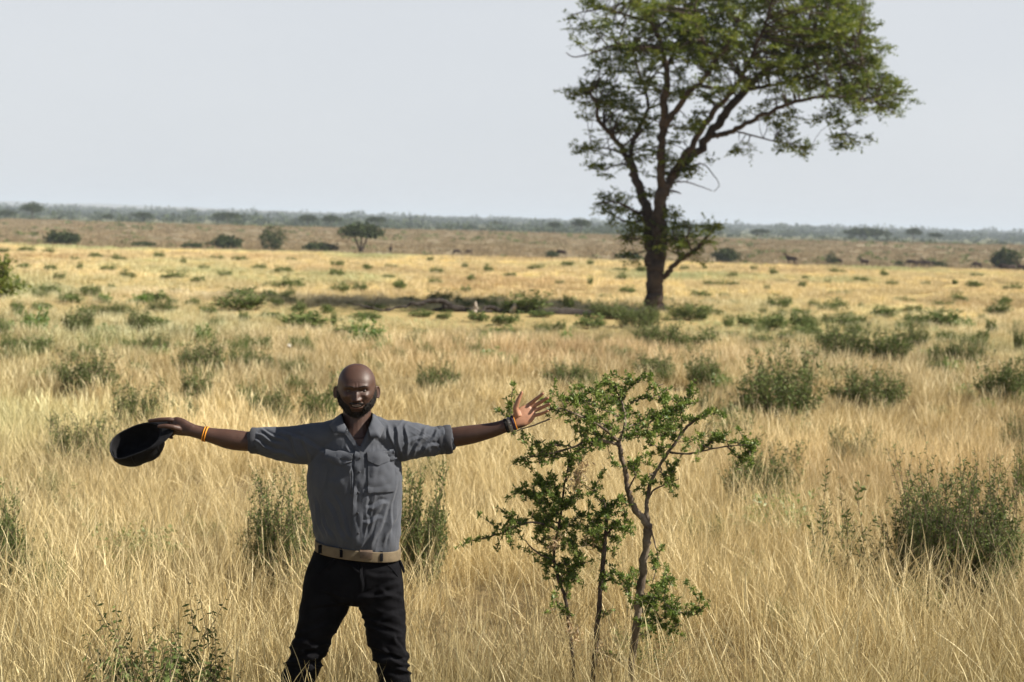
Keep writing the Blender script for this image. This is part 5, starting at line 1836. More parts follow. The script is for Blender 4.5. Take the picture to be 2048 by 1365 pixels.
cuff([(524, 882.5, -.003, 26.0, .054), (512, 881.7, -.004, 25.0, .053), (501, 881.0, -.005, 24.0, .052)], 3)
cuff([(876, 881.0, -.006, 27.5, .056), (890, 879.8, -.007, 27.5, .056), (904, 878.4, -.008, 27.0, .055)], 9)

# ---- jeans ----------------------------------------------------------
jb = MB()
hips = [(1098, 636, 797, .117, 0), (1115, 627, 800, .120, 0), (1135, 619, 804, .124, 0), (1165, 609, 807, .122, 0), (1190, 606, 807, .112, 0), (1203, 618, 800, .085, 0)]
jb.add(*torso(1.0, hips))
JR = [(668, 1135, 0, 50, .105), (660, 1165, 0, 53, .104), (652, 1200, 0, 50, .100), (643, 1225, -.003, 45.5, .096), (633, 1255, -.006, 39.5, .090), (623, 1282, -.010, 35.5, .084), (613, 1308, -.012, 34, .080), (604, 1335, -.010, 34.5, .078), (594, 1366, -.006, 32, .074), (586, 1430, .004, 31, .070), (580, 1500, .012, 27, .062), (578, 1540, .012, 25, .058)]
JL = [(752, 1135, 0, 50, .105), (757, 1165, 0, 50, .104), (762, 1200, 0, 47.5, .100), (767, 1225, -.003, 44, .096), (771, 1255, -.006, 40, .090), (775, 1282, -.010, 37, .084), (780, 1308, -.012, 33.5, .080), (786, 1335, -.010, 31.5, .078), (792, 1366, -.006, 31.5, .074), (800, 1430, .004, 31, .070), (806, 1500, .012, 27, .062), (808, 1550, .012, 25, .058)]
jb.add(*limb(JR, 30, 5, 2.2))
jb.add(*limb(JL, 30, 5, 2.2))
JV, JF, JN = bake(jb, 0.0055, 8)
px, py = px_of(JV)
fr2 = sstep(0.4, -0.1, JN[:, 1])
disp = 0.0022 * fbm(JV / 0.05, 21)
kn = np.exp(-((py - 1318) / 42) ** 2) + 0.55 * np.exp(-((py - 1400) / 40) ** 2) + np.exp(-((py - 1500) / 45) ** 2) + 0.5
side = np.where(px < 712, 1, -1)
q = np.stack([(py + side * 0.35 * px) / 13, px / 70, 0 * px + side], 1)
disp += 0.0080 * kn * ridged(q, 22) * sstep(1190, 1240, py)
for a, b, w, amp in [
    ((680, 1118), (722, 1146), 5, .0060), ((672, 1122), (650, 1140), 4, .0040), ((700, 1195), (640, 1180), 6, .0040), ((700, 1200), (615, 1215), 6, .0040),
    ((720, 1200), (800, 1185), 6, .0046), ((722, 1195), (800, 1165), 6, .0040), ((735, 1150), (800, 1160), 6, .0032), ((760, 1180), (808, 1205), 6, .0040),
    ((735, 1250), (805, 1225), 7, .0036), ((765, 1300), (812, 1340), 5, .0075), ((770, 1318), (812, 1322), 4.5, .0060), ((785, 1270), (806, 1310), 5, .0050), ((772, 1335), (820, 1345), 5, .0050),
    ((600, 1306), (628, 1312), 5, .0070), ((586, 1280), (640, 1296), 6, .0050), ((575, 1325), (640, 1332), 6, .0060), ((722, 1128), (722, 1185), 4, .0035)]:
    disp += fr2 * seg_fold(px, py, a, b, w, amp)
J2 = JV + JN * disp[:, None]
jeans = skin_obj('jeans', J2, JF, M['jeans'], man)
DJ = Dress(J2, JF)
dress_part('fly', M['jeans'], [DJ.patch(lerp_grid((721, 1120), (731, 1120), (719, 1188), (727, 1180), 14, 5), .003, .003)], jeans)
dress_part('side_pocket', M['jeans'], [DJ.patch([[(668 - 1.0 * k, 1119 + 9 * math.sin(k / 30) + .02 * k * k), (666 - 1.0 * k, 1123 + 9 * math.sin(k / 30) + .02 * k * k)] for k in range(0, 34, 2)], .003, .003)], jeans)
dress_part('side_pocket', M['jeans'], [DJ.patch([[(764 + .9 * k, 1123 + 7 * math.sin(k / 26) + .02 * k * k), (766 + .9 * k, 1127 + 7 * math.sin(k / 26) + .02 * k * k)] for k in range(0, 34, 2)], .003, .003)], jeans)

# belt
def belt():
    rings = []
    mbt = MB()
    n_ = 72
    a = np.linspace(0, 2 * np.pi, n_, endpoint=False)
    e = 2.35
    f = (np.abs(np.cos(a)) ** e + np.abs(np.sin(a)) ** e) ** (-1 / e)
    rows = []
    for yy, k in ((1111.5, 1.0), (1111.5, 1.038), (1110, 1.043), (1101, 1.045), (1093, 1.043), (1091.5, 1.038), (1091.5, 1.0)):
        A_, B_ = Q(634, yy - 13.0), Q(798, yy + 6.0)
        c, u = (A_ + B_) / 2, (B_ - A_) / 2
        rows.append(c + (np.cos(a) * f)[:, None] * u * k + (np.sin(a) * f)[:, None] * np.array([0, -1, 0]) * .121 * k + (np.maximum(np.sin(a), 0) ** 2 * (1 - np.abs(np.cos(a))))[:, None] * np.array([0, 0, -.001]))
    V = np.concatenate(rows)
    i = np.arange(len(rows) - 1)[:, None] * n_
    j = np.arange(n_)[None]
    F = np.stack([i + j, i + (j + 1) % n_, i + n_ + (j + 1) % n_, i + n_ + j], -1).reshape(-1, 4)
    mbt.add(V, [F])
    o = mbt.obj('belt', M['belt'], man, True)
    return o, V, F


blt, bV, bF = belt()
DB = Dress(bV, bF)
dress_part('buckle', M['buckle'], [DB.patch(lerp_grid((720, 1097.5), (744.5, 1099.5), (720, 1116), (744.5, 1118), 7, 7), .007, .002, .002)], blt)
for x0, y0, y1 in ((683, 1090, 1121), (763, 1098, 1128), (641, 1079, 1107)):
    dress_part('belt_loop', M['jeans'], [DB.patch(lerp_grid((x0 - 2.6, y0), (x0 + 2.6, y0), (x0 - 3.0, y1), (x0 + 2.4, y1), 6, 3), .0045, .002)], jeans)
P = catmull([Q(799, 1121, -.01), Q(803, 1130, -.015), Q(806, 1138, -.015), Q(808, 1146, -.012)], 4)
V, F = tube(P, [.006] * (len(P) - 1) + [.003], 8)
mb = MB(); mb.add(V, F); mb.obj('strap_end', M['jeans'], blt, True)

# boots
for rows, fx in ((JR, -1), (JL, 1)):
    ank = Q(rows[-1][0], rows[-1][1], rows[-1][2])
    z0 = 0.0
    mb, ms = MB(), MB()
    c = np.array([ank[0], 0, 0])
    toe = np.array([fx * 0.22, -1.0, 0]); toe /= np.linalg.norm(toe)
    lat = np.array([-toe[1], toe[0], 0])
    rr = []
    for s, w_, h_ in ((-.085, .024, .05), (-.07, .036, .085), (-.03, .040, .12), (.02, .040, .105), (.07, .043, .075), (.12, .047, .055), (.165, .042, .045), (.195, .024, .03)):
        rr.append((c + toe * s + np.array([0, ank[1], 0.022 + h_ * .5]), lat * w_, np.array([0, 0, h_ * .52])))
    V, F = loft(rr, 20, 2.6); mb.add(V, F)
    V, F = limb([(rows[-1][0], rows[-1][1] - 30, rows[-1][2], 21, .052), (rows[-1][0], rows[-1][1] + 14, rows[-1][2], 21, .05)], 20); mb.add(V, F)
    bo = mb.obj('boot', M['boot'], man, True)
    rs_ = [(p + np.array([0, 0, -p[2] + .012]), u * 1.06, np.array([0, 0, .014])) for p, u, v_ in rr]
    V, F = loft(rs_, 20, 4); ms.add(V, F)
    ms.obj('sole', M['rubber'], bo, True)

# bracelets
def band(name, m, px_, py_, dy, tilt, ru, rv, w_, seed=0, rough_=0.0, parent=man, n_=48):
    """ring round the forearm: tilt = direction of the arm on the picture"""
    t = Q(px_ + 10 * math.cos(tilt), py_ + 10 * math.sin(tilt), dy) - Q(px_, py_, dy); t /= np.linalg.norm(t)
    v = np.array([0, -1, 0.0]); v -= t * np.dot(v, t); v /= np.linalg.norm(v)
    u = np.cross(t, v)
    a = np.linspace(0, 2 * np.pi, n_, endpoint=False)
    c = Q(px_, py_, dy)
    prof = [(-.5, 0), (-.45, 1), (0, 1.25), (.45, 1), (.5, 0)]
    rows = []
    for s, h_ in prof:
        k = .0022 * h_ * (1 + rough_ * vnoise(np.stack([np.cos(a) * 6, np.sin(a) * 6, 0 * a + seed], 1), 3))
        rows.append(c + t * s * w_ + (np.cos(a) * (ru * PS + k))[:, None] * u + (np.sin(a) * (rv + k))[:, None] * v)
    V = np.concatenate(rows)
    i = np.arange(len(rows) - 1)[:, None] * n_
    j = np.arange(n_)[None]
    F = np.stack([i + j, i + (j + 1) % n_, i + n_ + (j + 1) % n_, i + n_ + j], -1).reshape(-1, 4)
    mb = MB(); mb.add(V, [F])
    return mb.obj(name, m, parent, True)


tl_ = math.atan2(860 - 875, 381 - 440)
br1 = band('bracelet', M['orange'], 413.2, 869.0, -.011, tl_, 14.8, .0318, .0050)
band('bracelet', M['orange'], 408.6, 868.0, -.011, tl_, 14.6, .0312, .0045)
band('bracelet', M['black_thread'], 411.0, 868.4, -.011, tl_, 14.5, .0308, .0060)
P = catmull([Q(412.5, 855, -.02), Q(411, 850.5, -.02), Q(408, 847, -.02), Q(404.8, 845, -.02)], 5)
V, F = tube(P, .0011, 6); mb = MB(); mb.add(V, F); mb.obj('loose_thread', M['black_thread'], br1, True)
tr_ = math.atan2(848 - 865, 1022 - 967)
band('wristband', M['black_thread'], 1013.0, 851.6, -.031, tr_, 13.8, .0275, .013, 1, .3)
band('wristband', M['bead'], 1020.0, 849.2, -.033, tr_, 13.9, .0272, .015, 2, .8)
band('wristband', M['purple'], 1027.0, 846.4, -.036, tr_, 14.2, .0250, .012, 3, .4)
band('wristband', M['orange'], 1030.5, 845.0, -.037, tr_, 14.2, .0240, .0035, 4)


# ------------------------------------------------------------------ the cap in his hand
def cap():
    root_w = at(268, 885, PY - .02)
    root = thing('cap', 'black peaked cap held upside down by its peak in the man\'s outstretched hand', 'cap', root_w)
    off = np.array(root_w - P_ROOT)
    # frame of the opening: long axis towards the peak, short axis into depth and up, normal out of the opening
    a0, a1 = Q(219, 901, -.02), Q(322, 862, -.02)
    u = (a1 - a0); LU = np.linalg.norm(u) / 2; u /= np.linalg.norm(u)
    c = (a0 + a1) / 2 - off
    n_ = np.array([-0.22, -0.70, 0.68]); n_ -= u * np.dot(n_, u); n_ /= np.linalg.norm(n_)
    w = np.cross(n_, u)                   # across the cap
    if w[1] < 0: w = -w
    HWd = 0.082
    rg = np.random.default_rng(3)
    na = 56
    a = np.linspace(0, 2 * np.pi, na, endpoint=False)
    # shell profile: depth below the opening, radius factor
    prof = [(0.0, 1.0), (0.012, 1.005), (0.035, 1.0), (0.058, .96), (0.078, .88), (0.095, .74), (0.107, .56), (0.114, .34), (0.1165, .14)]

    def shell(k, d0):
        rows = []
        for d, r in prof:
            rr = r * k
            q = np.cos(a)[:, None] * u * LU * rr + np.sin(a)[:, None] * w * HWd * rr - n_ * (d * (1.02 if k == 1 else .965) - d0) + c - u * d * 0.10
            wob = 0.008 * vnoise(np.stack([np.cos(a) * 1.6, np.sin(a) * 1.6, 0 * a + d * 22], 1), 44)
            rows.append(q + (np.cos(a)[:, None] * u + np.sin(a)[:, None] * w) * wob[:, None])
        return rows

    outer, inner = shell(1.0, 0.0), shell(0.965, 0.002)
    rows = inner[::-1] + outer
    V = np.concatenate(rows + [c[None] - n_ * .1135 - u * .0115, c[None] - n_ * .1195 - u * .012])
    i = np.arange(len(rows) - 1)[:, None] * na
    j = np.arange(na)[None]
    F = np.stack([i + j, i + (j + 1) % na, i + na + (j + 1) % na, i + na + j], -1).reshape(-1, 4)
    jj = np.arange(na)
    b = (len(rows) - 1) * na
    T0 = np.stack([(jj + 1) % na, jj, np.full(na, len(V) - 2)], 1)
    T1 = np.stack([b + jj, b + (jj + 1) % na, np.full(na, len(V) - 1)], 1)
    mb = MB(); mb.add(V, [F, T0, T1])
    cr = mb.obj('crown', M['cap'], root, True)
    # stitched seams over the panels
    for k in range(6):
        t = k * math.pi / 3 + .3
        P = np.array([np.cos(t) * u * LU * r * 1.016 + np.sin(t) * w * HWd * r * 1.016 - n_ * d * 1.03 + c - u * d * .10 for d, r in prof])
        P = P + np.array([0.008 * vnoise(np.array([[np.cos(t) * 1.6, np.sin(t) * 1.6, d * 22]]), 44)[0] * (np.cos(t) * u + np.sin(t) * w) for d, r in prof])
        V, F = tube(catmull(P, 3), .0011, 5); ms = MB(); ms.add(V, F); ms.obj('seam', M['cap_in'], cr, True)
    # rim binding and sweatband
    P = np.array([np.cos(t) * u * LU * .985 + np.sin(t) * w * HWd * .985 + c + n_ * .001 + 0.008 * vnoise(np.array([[np.cos(t) * 1.6, np.sin(t) * 1.6, 0]]), 44)[0] * (np.cos(t) * u + np.sin(t) * w) for t in np.linspace(0, 2 * np.pi, 60)])
    V, F = tube(P, .0028, 7); ms = MB(); ms.add(V, F); ms.obj('sweatband', M['cap_in'], root, True)
    # peak: a bowed crescent running on from the front of the opening to the hand
    g = []
    Rn, Cn = 9, 17
    tip = Q(350, 852.5, -.016) - off
    pdir = tip - (c + u * LU); LP = np.linalg.norm(pdir); pdir /= LP
    up = np.cross(pdir, w); up /= np.linalg.norm(up)
    if np.dot(up, n_) < 0: up = -up
    for i_ in range(Rn):
        s = i_ / (Rn - 1)
        for j_ in range(Cn):
            b_ = (j_ / (Cn - 1) - .5) * 2
            th = b_ * 1.20
            p0 = c + np.cos(th) * u * LU + np.sin(th) * w * HWd
            reach = LP * (1 - (.30 if b_ > 0 else .75) * abs(b_) ** 2.6)
            p = p0 + pdir * reach * s * (1.0) + up * (-0.016 * b_ * b_ * s + .003) + pdir * 0
            g.append(p)
    G = np.array(g)
    V = np.vstack([G + up * .0016, G - up * .0016])
    I = np.arange(Rn * Cn).reshape(Rn, Cn)
    Fq = np.stack([I[:-1, :-1], I[1:, :-1], I[1:, 1:], I[:-1, 1:]], -1).reshape(-1, 4)
    K = Rn * Cn
    edge = np.concatenate([I[0, :], I[1:, -1], I[-1, -2::-1], I[-2:0:-1, 0]])
    en = np.roll(edge, -1)
    mb = MB(); mb.add(V, [Fq, Fq[:, ::-1] + K, np.stack([edge, en, en + K, edge + K], 1)])
    pk = mb.obj('peak', M['cap'], root, True)
    # small orange emblem on the front of the crown
    t = -0.15
    gr = []
    for d in (.018, .027, .036, .044):
        for tt in (t - .16, t - .05, t + .06, t + .17):
            gr.append(np.cos(tt) * u * LU * 1.03 + np.sin(tt) * w * HWd * 1.03 - n_ * d * 1.02 + c - u * d * .10)
    I = np.arange(16).reshape(4, 4)
    Fq = np.stack([I[:-1, :-1], I[1:, :-1], I[1:, 1:], I[:-1, 1:]], -1).reshape(-1, 4)
    G = np.array(gr)
    V = np.vstack([G, G - u * .004])
    edge = np.concatenate([I[0, :], I[1:, -1], I[-1, -2::-1], I[-2:0:-1, 0]]); en = np.roll(edge, -1)
    mb = MB(); mb.add(V, [Fq, Fq[:, ::-1] + 16, np.stack([edge, en, en + 16, edge + 16], 1)])
    mb.obj('emblem', M['orange'], cr)
    return root


cap()
# ------------------------------------------------------------------ grazing antelopes far off
def antelope_mesh(head_down, seed):
    rg = np.random.default_rng(seed)
    mb = MB()

    def lp(rows):
        rings = []
        A = catmull(rows, 4)
        P = A[:, :3]
        T = np.gradient(P, axis=0); T /= np.linalg.norm(T, axis=1)[:, None]
        for p, t, r in zip(P, T, A[:, 3:]):
            u = np.array([0, 1.0, 0]); v = np.cross(t, u); v /= np.linalg.norm(v)
            rings.append((p, u * r[0], v * r[1]))
        mb.add(*loft(rings, 14))
    # trunk, deep chest and sloping rump
    lp([(-.62, 0, .96, .05, .06), (-.52, 0, .96, .17, .20), (-.25, 0, .98, .20, .23), (.1, 0, .99, .21, .26), (.40, 0, 1.03, .19, .28), (.58, 0, 1.08, .13, .20), (.68, 0, 1.12, .06, .1)])
    if head_down:
        lp([(.50, 0, 1.12, .09, .16), (.72, 0, .95, .08, .12), (.88, 0, .68, .07, .10), (.96, 0, .48, .06, .08)])
        lp([(.92, 0, .56, .05, .06), (.98, 0, .42, .065, .08), (1.06, 0, .22, .05, .06), (1.10, 0, .10, .03, .035)])
        hd = np.array([.95, 0, .52]); hv = np.array([.45, 0, .35])
    else:
        lp([(.48, 0, 1.12, .09, .17), (.66, 0, 1.28, .08, .13), (.78, 0, 1.46, .065, .10), (.82, 0, 1.54, .05, .07)])
        lp([(.78, 0, 1.52, .05, .06), (.86, 0, 1.54, .065, .08), (1.02, 0, 1.44, .05, .06), (1.14, 0, 1.34, .03, .035)])
        hd = np.array([.82, 0, 1.60]); hv = np.array([-.12, 0, 1.0])
    for sy in (-1, 1):
        # horns and ears
        P = catmull([hd + np.array([0, sy * .03, 0]), hd + hv * .2 + np.array([-.05, sy * .07, 0]), hd + hv * .42 + np.array([-.10, sy * .08, 0])], 4)
        mb.add(*tube(P, np.linspace(.022, .006, len(P)), 6))
        mb.add(*tube(np.array([hd + np.array([-.03, sy * .05, -.03]), hd + np.array([-.07, sy * .16, .0]), hd + np.array([-.08, sy * .2, .01])]), [.02, .035, .005], 6))
        # fore leg: shoulder, wrist, hoof; hind leg: stifle forward, hock back
        st = rg.uniform(-.08, .08)
        lp([(.42, sy * .11, .95, .08, .12), (.42 + st * .3, sy * .11, .68, .055, .07), (.43 + st, sy * .11, .40, .036, .042), (.42 + st, sy * .11, .14, .026, .03), (.45 + st, sy * .11, .0, .036, .045)])
        st = rg.uniform(-.08, .08)
        lp([(-.42, sy * .12, .95, .10, .17), (-.34 + st * .3, sy * .12, .70, .07, .10), (-.52 + st, sy * .12, .44, .035, .045), (-.47 + st, sy * .12, .15, .027, .03), (-.44 + st, sy * .12, .0, .036, .045)])
    mb.add(*tube(catmull([(-.63, 0, 1.02), (-.70, 0, .85), (-.70, 0, .60), (-.69, 0, .45)], 4), np.array([.03] * 9 + [.05] * 3 + [.01])[:13], 6))
    return mb.mesh('body', True)


def animals():
    m = principled('antelope_coat', (0.06, 0.032, 0.018), 0.8, 0.2, 3.0, None, (0.022, 0.013, 0.009))
    up, down = antelope_mesh(False, 1), antelope_mesh(True, 2)
    for k in (up, down): k.materials.append(m)
    herd = [
        # px, foot py, Y, heading degrees, head down, size, label
        (781, 519, 165, -80, False, 1.0, 'dark antelope standing alone right of the umbrella tree, facing the camera'),
        (912, 524, 170, 20, True, .8, 'small antelope grazing far off between the umbrella tree and the big tree'),
        (938, 526, 175, 200, True, .7, 'tiny grazing antelope right of another, left of the big tree'),
        (1123, 526, 175, 175, True, 1.0, 'dark antelope with head low beside the small round bush'),
        (1583, 533, 160, 160, False, 1.15, 'reddish antelope standing alone, head raised, right of the dark double bush'),
        (1676, 538, 170, 160, True, .9, 'dark antelope just right of the narrow grey green bush'),
        (1729, 540, 165, 185, False, .95, 'dark antelope between the narrow bush and the herd, right distance'),
        (1823, 544, 165, 170, True, 1.0, 'leftmost antelope of the herd in the right distance'),
        (1838, 545, 168, 10, True, .9, 'second antelope of the herd, close beside the leftmost'),
        (1853, 545, 165, 185, False, .95, 'antelope with raised head in the middle of the herd'),
        (1866, 546, 170, 90, True, .9, 'antelope facing away at the right end of the herd'),
        (1954, 548, 165, 190, True, .95, 'lone grazing antelope before the ragged bush at right'),
        (2008, 551, 150, 170, True, .95, 'antelope grazing at the right edge, left one of three'),
        (2022, 551, 152, 20, True, .9, 'antelope grazing at the right edge, middle one of three'),
        (2044, 552, 148, 185, False, 1.0, 'antelope cut by the right edge of the view'),
    ]
    for px, py, Y, hd, dn, sz, lab in herd:
        r = link('antelope', down if dn else up)
        tag(r, lab, 'antelope', 'antelopes grazing beyond the plain edge')
        # beyond the plain edge, on the floor of the dip
        Yk = Y + 54
        q = at(px, py, Yk)
        r.location = (q.x, Yk, h1(q.x, Yk))
        r.rotation_euler = (0, 0, math.radians(hd))
        r.scale = (sz * 1.1, sz * 1.1, sz * 1.1)


animals()
# ------------------------------------------------------------------ dry grass
def tuft(seed, n_, rad, h0, h1_, wid, lean=0.32, curl=0.9, K=4, stalk=0.0):
    rg = np.random.default_rng(seed)
    a = rg.uniform(0, 2 * np.pi, n_)
    r = rad * np.sqrt(rg.random(n_))
    b = np.stack([r * np.cos(a), r * np.sin(a), np.full(n_, -0.02)], 1)
    az = a + rg.normal(size=n_) * 0.9
    th = np.abs(rg.normal(size=n_)) * lean + 0.04
    cu = np.abs(rg.normal(size=n_)) * curl
    hh = rg.uniform(h0, h1_, n_)
    is_st = rg.random(n_) < stalk
    hh = np.where(is_st, h1_ * rg.uniform(1.1, 1.1 + stalk * 3.6, n_), hh)
    cu = np.where(is_st, cu * 0.35, cu)
    th = np.where(is_st, th * 0.75, th)
    w = wid * rg.uniform(0.6, 1.3, n_) * np.where(is_st, 0.85, 1)
    d = np.stack([np.cos(az), np.sin(az)], 1)
    fa = rg.uniform(0, 2 * np.pi, n_)
    side = np.stack([np.cos(fa), np.sin(fa), 0 * fa], 1)
    P = b.copy()
    rows = []
    for k in range(K + 1):
        t = k / K
        ww = w * (1 - t ** 1.6) * 0.5 + w * 0.06
        ww = np.where(is_st & (t > 0.7) & (t < 0.99), w * 0.75, ww)
        rows.append(P - side * ww[:, None]); rows.append(P + side * ww[:, None])
        ang = np.minimum(th + cu * t * t, 2.2)
        st = hh / K
        P = P + np.stack([d[:, 0] * np.sin(ang) * st, d[:, 1] * np.sin(ang) * st, np.cos(ang) * st], 1)
    V = np.stack(rows, 1)                      # n, 2(K+1), 3
    m = 2 * (K + 1)
    base = (np.arange(n_) * m)[:, None]
    F = np.concatenate([base + np.array([[2 * k, 2 * k + 1, 2 * k + 3, 2 * k + 2]]) for k in range(K)])
    S = np.clip(rg.normal(0.42, 0.22, n_) + np.where(is_st, 0.38, 0), 0, 1)
    return mesh_np('grass_tuft', V.reshape(-1, 3), [F], np.repeat(S, m))


def tuft_set(name, metas):
    c = bpy.data.collections.new(name)
    for k, args in enumerate(metas):
        me = tuft(*args)
        me.materials.append(M['grass'])
        o = bpy.data.objects.new('%s_%02d' % (name, k), me)
        c.objects.link(o)
    return c, len(metas)


def scatter(name, label, pts, tints, scl, tilt, coll, nk, seed):
    rg = np.random.default_rng(seed)
    n_ = len(pts)
    me = bpy.data.meshes.new(name)
    me.vertices.add(n_)
    me.vertices.foreach_set('co', np.ascontiguousarray(pts, np.float32).ravel())
    A = me.attributes.new('rot', 'FLOAT_VECTOR', 'POINT')
    rot = np.stack([tilt[:, 0], tilt[:, 1], rg.uniform(0, 6.283, n_)], 1)
    A.data.foreach_set('vector', rot.astype(np.float32).ravel())
    A = me.attributes.new('scl', 'FLOAT_VECTOR', 'POINT')
    A.data.foreach_set('vector', scl.astype(np.float32).ravel())
    A = me.attributes.new('tint', 'FLOAT_COLOR', 'POINT')
    A.data.foreach_set('color', np.concatenate([tints, np.ones((n_, 1))], 1).astype(np.float32).ravel())
    A = me.attributes.new('pick', 'INT', 'POINT')
    A.data.foreach_set('value', rg.integers(0, nk, n_).astype(np.int32))
    o = link(name, me)
    tag(o, label, 'grass', kind='stuff')
    ng = bpy.data.node_groups.new(name + '_scatter', 'GeometryNodeTree')
    ng.interface.new_socket('Geometry', in_out='INPUT', socket_type='NodeSocketGeometry')
    ng.interface.new_socket('Geometry', in_out='OUTPUT', socket_type='NodeSocketGeometry')
    N, Lk = ng.nodes, ng.links
    gi, go = N.new('NodeGroupInput'), N.new('NodeGroupOutput')
    io = N.new('GeometryNodeInstanceOnPoints')
    ci = N.new('GeometryNodeCollectionInfo')
    ci.inputs['Collection'].default_value = coll
    ci.inputs['Separate Children'].default_value = True
    ci.inputs['Reset Children'].default_value = True
    io.inputs['Pick Instance'].default_value = True

    def named(nm, ty):
        a = N.new('GeometryNodeInputNamedAttribute')
        a.data_type = ty
        a.inputs['Name'].default_value = nm
        return a.outputs['Attribute']

    Lk.new(gi.outputs[0], io.inputs['Points'])
    Lk.new(ci.outputs[0], io.inputs['Instance'])
    Lk.new(named('pick', 'INT'), io.inputs['Instance Index'])
    e2r = N.new('FunctionNodeEulerToRotation')
    Lk.new(named('rot', 'FLOAT_VECTOR'), e2r.inputs[0])
    Lk.new(e2r.outputs[0], io.inputs['Rotation'])
    Lk.new(named('scl', 'FLOAT_VECTOR'), io.inputs['Scale'])
    Lk.new(io.outputs[0], go.inputs[0])
    md = o.modifiers.new('scatter', 'NODES')
    md.node_group = ng
    return o


def field(n_, y0, y1, margin, seed, power=1.0, noise_thin=0.35):
    """random points over the wedge of plain that the camera faces"""
    rg = np.random.default_rng(seed)
    t = rg.random(int(n_ * 1.7))
    # equal density per square metre times (Y ** -power)
    e = 2 - power
    Y = (y0 ** e + (y1 ** e - y0 ** e) * t) ** (1 / e)
    X = rg.uniform(-1, 1, len(Y)) * 1.375 * (0.40 * Y + margin)
    q = np.stack([X / 1.1, Y / 1.1, 0 * X], 1)
    keep = vnoise(q, 51) > -1 + noise_thin * 2 * rg.random(len(Y))
    X, Y = X[keep][:n_], Y[keep][:n_]
    return X, Y


def tints(X, Y, rg, green_amp=1.0):
    q = np.stack([X, Y * 0.6, 0 * X], 1)
    a = fbm(q / 3.2, 61)            # broad light and dark
    b = fbm(q / 9.0, 62)            # greener or browner country
    c = vnoise(q / 0.7, 63)
    v = 1.0 + 0.30 * a + 0.16 * c + rg.normal(size=len(X)) * 0.10
    T = np.stack([v, v, v], 1)
    gr = np.clip((b - 0.10) * 2.0, 0, 1)[:, None] * np.interp(Y, [7, 14], [.35, 1])[:, None]
    T = T * (1 - gr * np.array([[0.30, 0.12, 0.20]]))
    br = np.clip((-b - 0.10) * 2.2, 0, 1)[:, None]
    T = T * (1 - br * np.array([[0.20, 0.27, 0.30]]))
    # greener sward round the big tree and the fallen trunk, duller brown belt before it
    gx_, gy_ = X - 0.5, Y - 36.0
    gg = np.exp(-(gx_ / 7.5) ** 2 - (gy_ / 4.5) ** 2)[:, None] * (0.75 + 0.35 * c[:, None])
    T = T * (1 - np.clip(gg, 0, 1) * np.array([[0.34, 0.08, 0.22]]))
    bb = np.exp(-((Y - 25.0) / 3.0) ** 2)[:, None] * np.clip(0.5 + 1.2 * a[:, None], 0, 1)
    T = T * (1 - bb * np.array([[0.14, 0.17, 0.18]]))
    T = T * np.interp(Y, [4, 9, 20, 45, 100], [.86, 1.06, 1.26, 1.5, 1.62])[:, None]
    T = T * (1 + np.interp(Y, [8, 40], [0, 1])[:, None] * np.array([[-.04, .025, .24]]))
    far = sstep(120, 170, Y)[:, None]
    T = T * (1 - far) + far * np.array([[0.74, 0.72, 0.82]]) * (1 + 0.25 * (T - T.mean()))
    return np.clip(T, 0.12, 2.1)


def lay(name, label, n_, y0, y1, margin, seed, power, thin, coll, nk, s0, s1, lean):
    rg = np.random.default_rng(seed + 500)
    X, Y = field(n_, y0, y1, margin, seed, power, thin)
    k = np.ones(len(X), bool)
    # room round the man's shoes
    k &= ~((np.abs(X + 0.62) < 0.10) & (np.abs(Y - 6.0) < 0.08))
    # little grass grows up through the shrubs
    thick = np.ones(len(X))
    for sx, sy, sr in SHRUB_SPOTS:
        d = np.hypot(X - sx, (Y - sy)) / max(sr, 0.05)
        thick = np.minimum(thick, 0.22 + 0.78 * sstep(0.5, 1.15, d))
    k &= rg.random(len(X)) < thick + 0.12
    X, Y, thick = X[k], Y[k], thick[k]
    Z = height(X, Y)
    q = np.stack([X, Y, 0 * X], 1)
    big = 1 + 0.22 * vnoise(q / 2.2, 71)
    short = np.exp(-((X + 0.5) / 9.0) ** 2 - ((Y - 36.5) / 5.0) ** 2)          # cropped sward by the fallen trunk
    s = rg.uniform(s0, s1, len(X)) * big * thick ** 0.6 * (1 - 0.80 * short) * np.interp(Y, [5, 9, 14, 24, 42], [1, .86, .80, .76, .55] if y0 < 40 else [1, 1, 1, 1, 1])
    scl = np.stack([s * rg.uniform(0.9, 1.2, len(X)), s * rg.uniform(0.9, 1.2, len(X)), s], 1)
    wind = np.stack([0.10 * vnoise(q / 1.7, 72), 0.10 * vnoise(q / 1.7, 73)], 1) + rg.normal(size=(len(X), 2)) * lean
    return scatter(name, label, np.stack([X, Y, Z], 1), tints(X, Y, rg), scl, wind, coll, nk, seed + 900)


cN, kN = tuft_set('near_tuft', [(200 + k, 34, 0.05 + 0.01 * (k % 3), 0.12, 0.42, 0.0030, 0.48, 1.25, 6, 0.24) for k in range(12)])
cM, kM = tuft_set('mid_tuft', [(230 + k, 66, 0.16, 0.20, 0.52, 0.0075, 0.44, 1.0, 4, 0.08) for k in range(10)])
cF, kF = tuft_set('far_tuft', [(260 + k, 80, 0.42, 0.15, 0.46, 0.018, 0.36, 0.7, 3, 0.06) for k in range(8)])
cS, kS = tuft_set('slope_tuft', [(280 + k, 60, 1.6, 0.25, 0.9, 0.09, 0.4, 0.7, 2, 0.0) for k in range(6)])
lay('tall_dry_grass', 'tall straw coloured dry grass round the man and the saplings', 16500, 3.2, 15, 1.0, 1, 0.45, 0.30, cN, kN, 0.55, 0.95, 0.17)
lay('dry_grass', 'golden dry grass of the middle distance', 27500, 13, 46, 2.0, 2, 0.7, 0.45, cM, kM, 0.50, 0.85, 0.12)
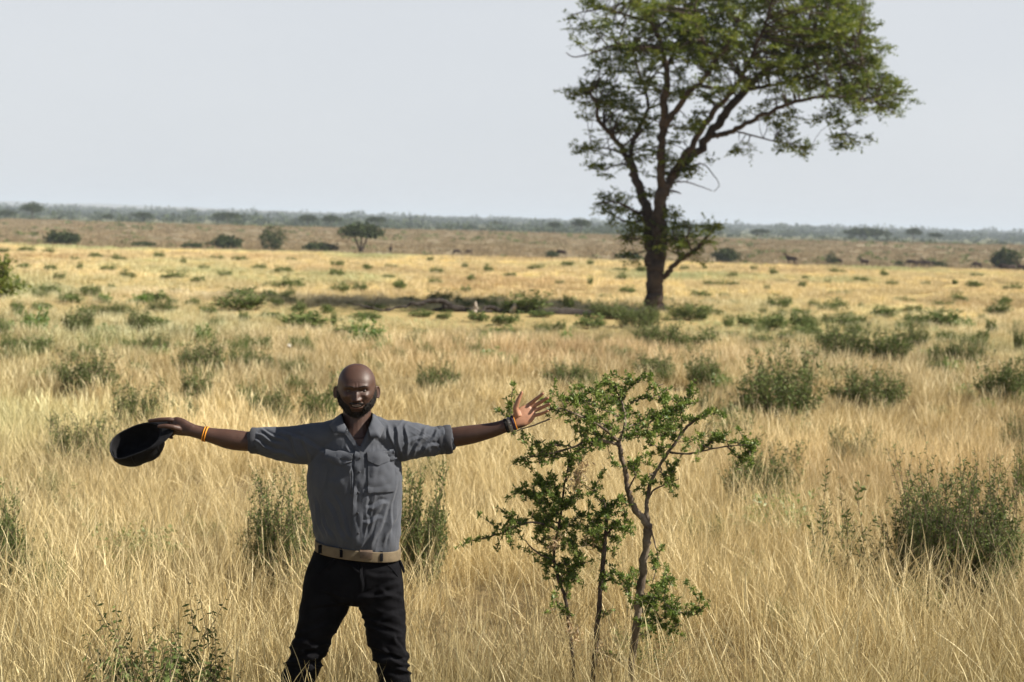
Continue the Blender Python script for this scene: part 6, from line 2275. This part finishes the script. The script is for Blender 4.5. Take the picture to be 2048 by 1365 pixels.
lay('pale_grass', 'pale sunlit grass of the far plain', 20500, 42, 105, 4.0, 3, 0.8, 0.5, cF, kF, 0.32, 0.60, 0.06)
lay('slope_grass', 'thin tan grass of the far bare slope', 12400, 150, 560, 10.0, 4, 1.2, 0.4, cS, kS, 0.5, 1.0, 0.04)


# small green herbs growing among the straw
def herbs():
    c = bpy.data.collections.new('herb_kinds')
    src = [PROTO['mid'][0][1], PROTO['mid'][2][1], PROTO['near'][1][1], PROTO['wisp'][0][1], PROTO['wisp'][1][1], BRIGHT[0][1]]
    for k, me in enumerate(src):
        c.objects.link(bpy.data.objects.new('herb_%d' % k, me))
    rg = np.random.default_rng(88)
    X, Y = field(2000, 5, 46, 1.5, 89, 1.0, 0.2)
    q = np.stack([X / 4.0, Y / 5.0, 0 * X], 1)
    k = (fbm(q, 90) > rg.uniform(-0.35, 0.55, len(X)) + np.interp(Y, [5, 9, 14], [.35, .22, .05])) & ~((np.abs(X + 0.62) < .5) & (np.abs(Y - 6) < .4))
    X, Y = X[k], Y[k]
    s = rg.uniform(0.14, 0.40, len(X)) * np.interp(Y, [5, 12, 45], [.8, 1, .8])
    scl = np.stack([s * rg.uniform(.8, 1.8, len(X)), s * rg.uniform(.8, 1.8, len(X)), s], 1)
    scatter('green_herbs', 'small green herbs growing loosely among the straw grass', np.stack([X, Y, height(X, Y)], 1),
            np.ones((len(X), 3)), scl, rg.normal(size=(len(X), 2)) * .1, c, len(src), 91)['category'] = 'herbs'


herbs()
# ------------------------------------------------------------------ the air
def haze():
    bm = bmesh.new()
    bmesh.ops.create_cube(bm, size=1.0)
    me = bpy.data.meshes.new('haze'); bm.to_mesh(me); bm.free()
    m, n, l, out = mat('haze_air')
    v = n.new('ShaderNodeVolumePrincipled')
    v.inputs['Color'].default_value = (0.78, 0.885, 1.0, 1)
    v.inputs['Density'].default_value = 0.00022
    v.inputs['Anisotropy'].default_value = 0.0
    l.new(v.outputs[0], out.inputs['Volume'])
    o = link('haze', me, m)
    zlo, zhi = -12.0, 60.0
    o.scale = (60000, 60000, zhi - zlo)
    o.location = (0, 0, (zlo + zhi) / 2)
    tag(o, 'thin pale blue haze over the plain', 'haze', kind='stuff')


haze()
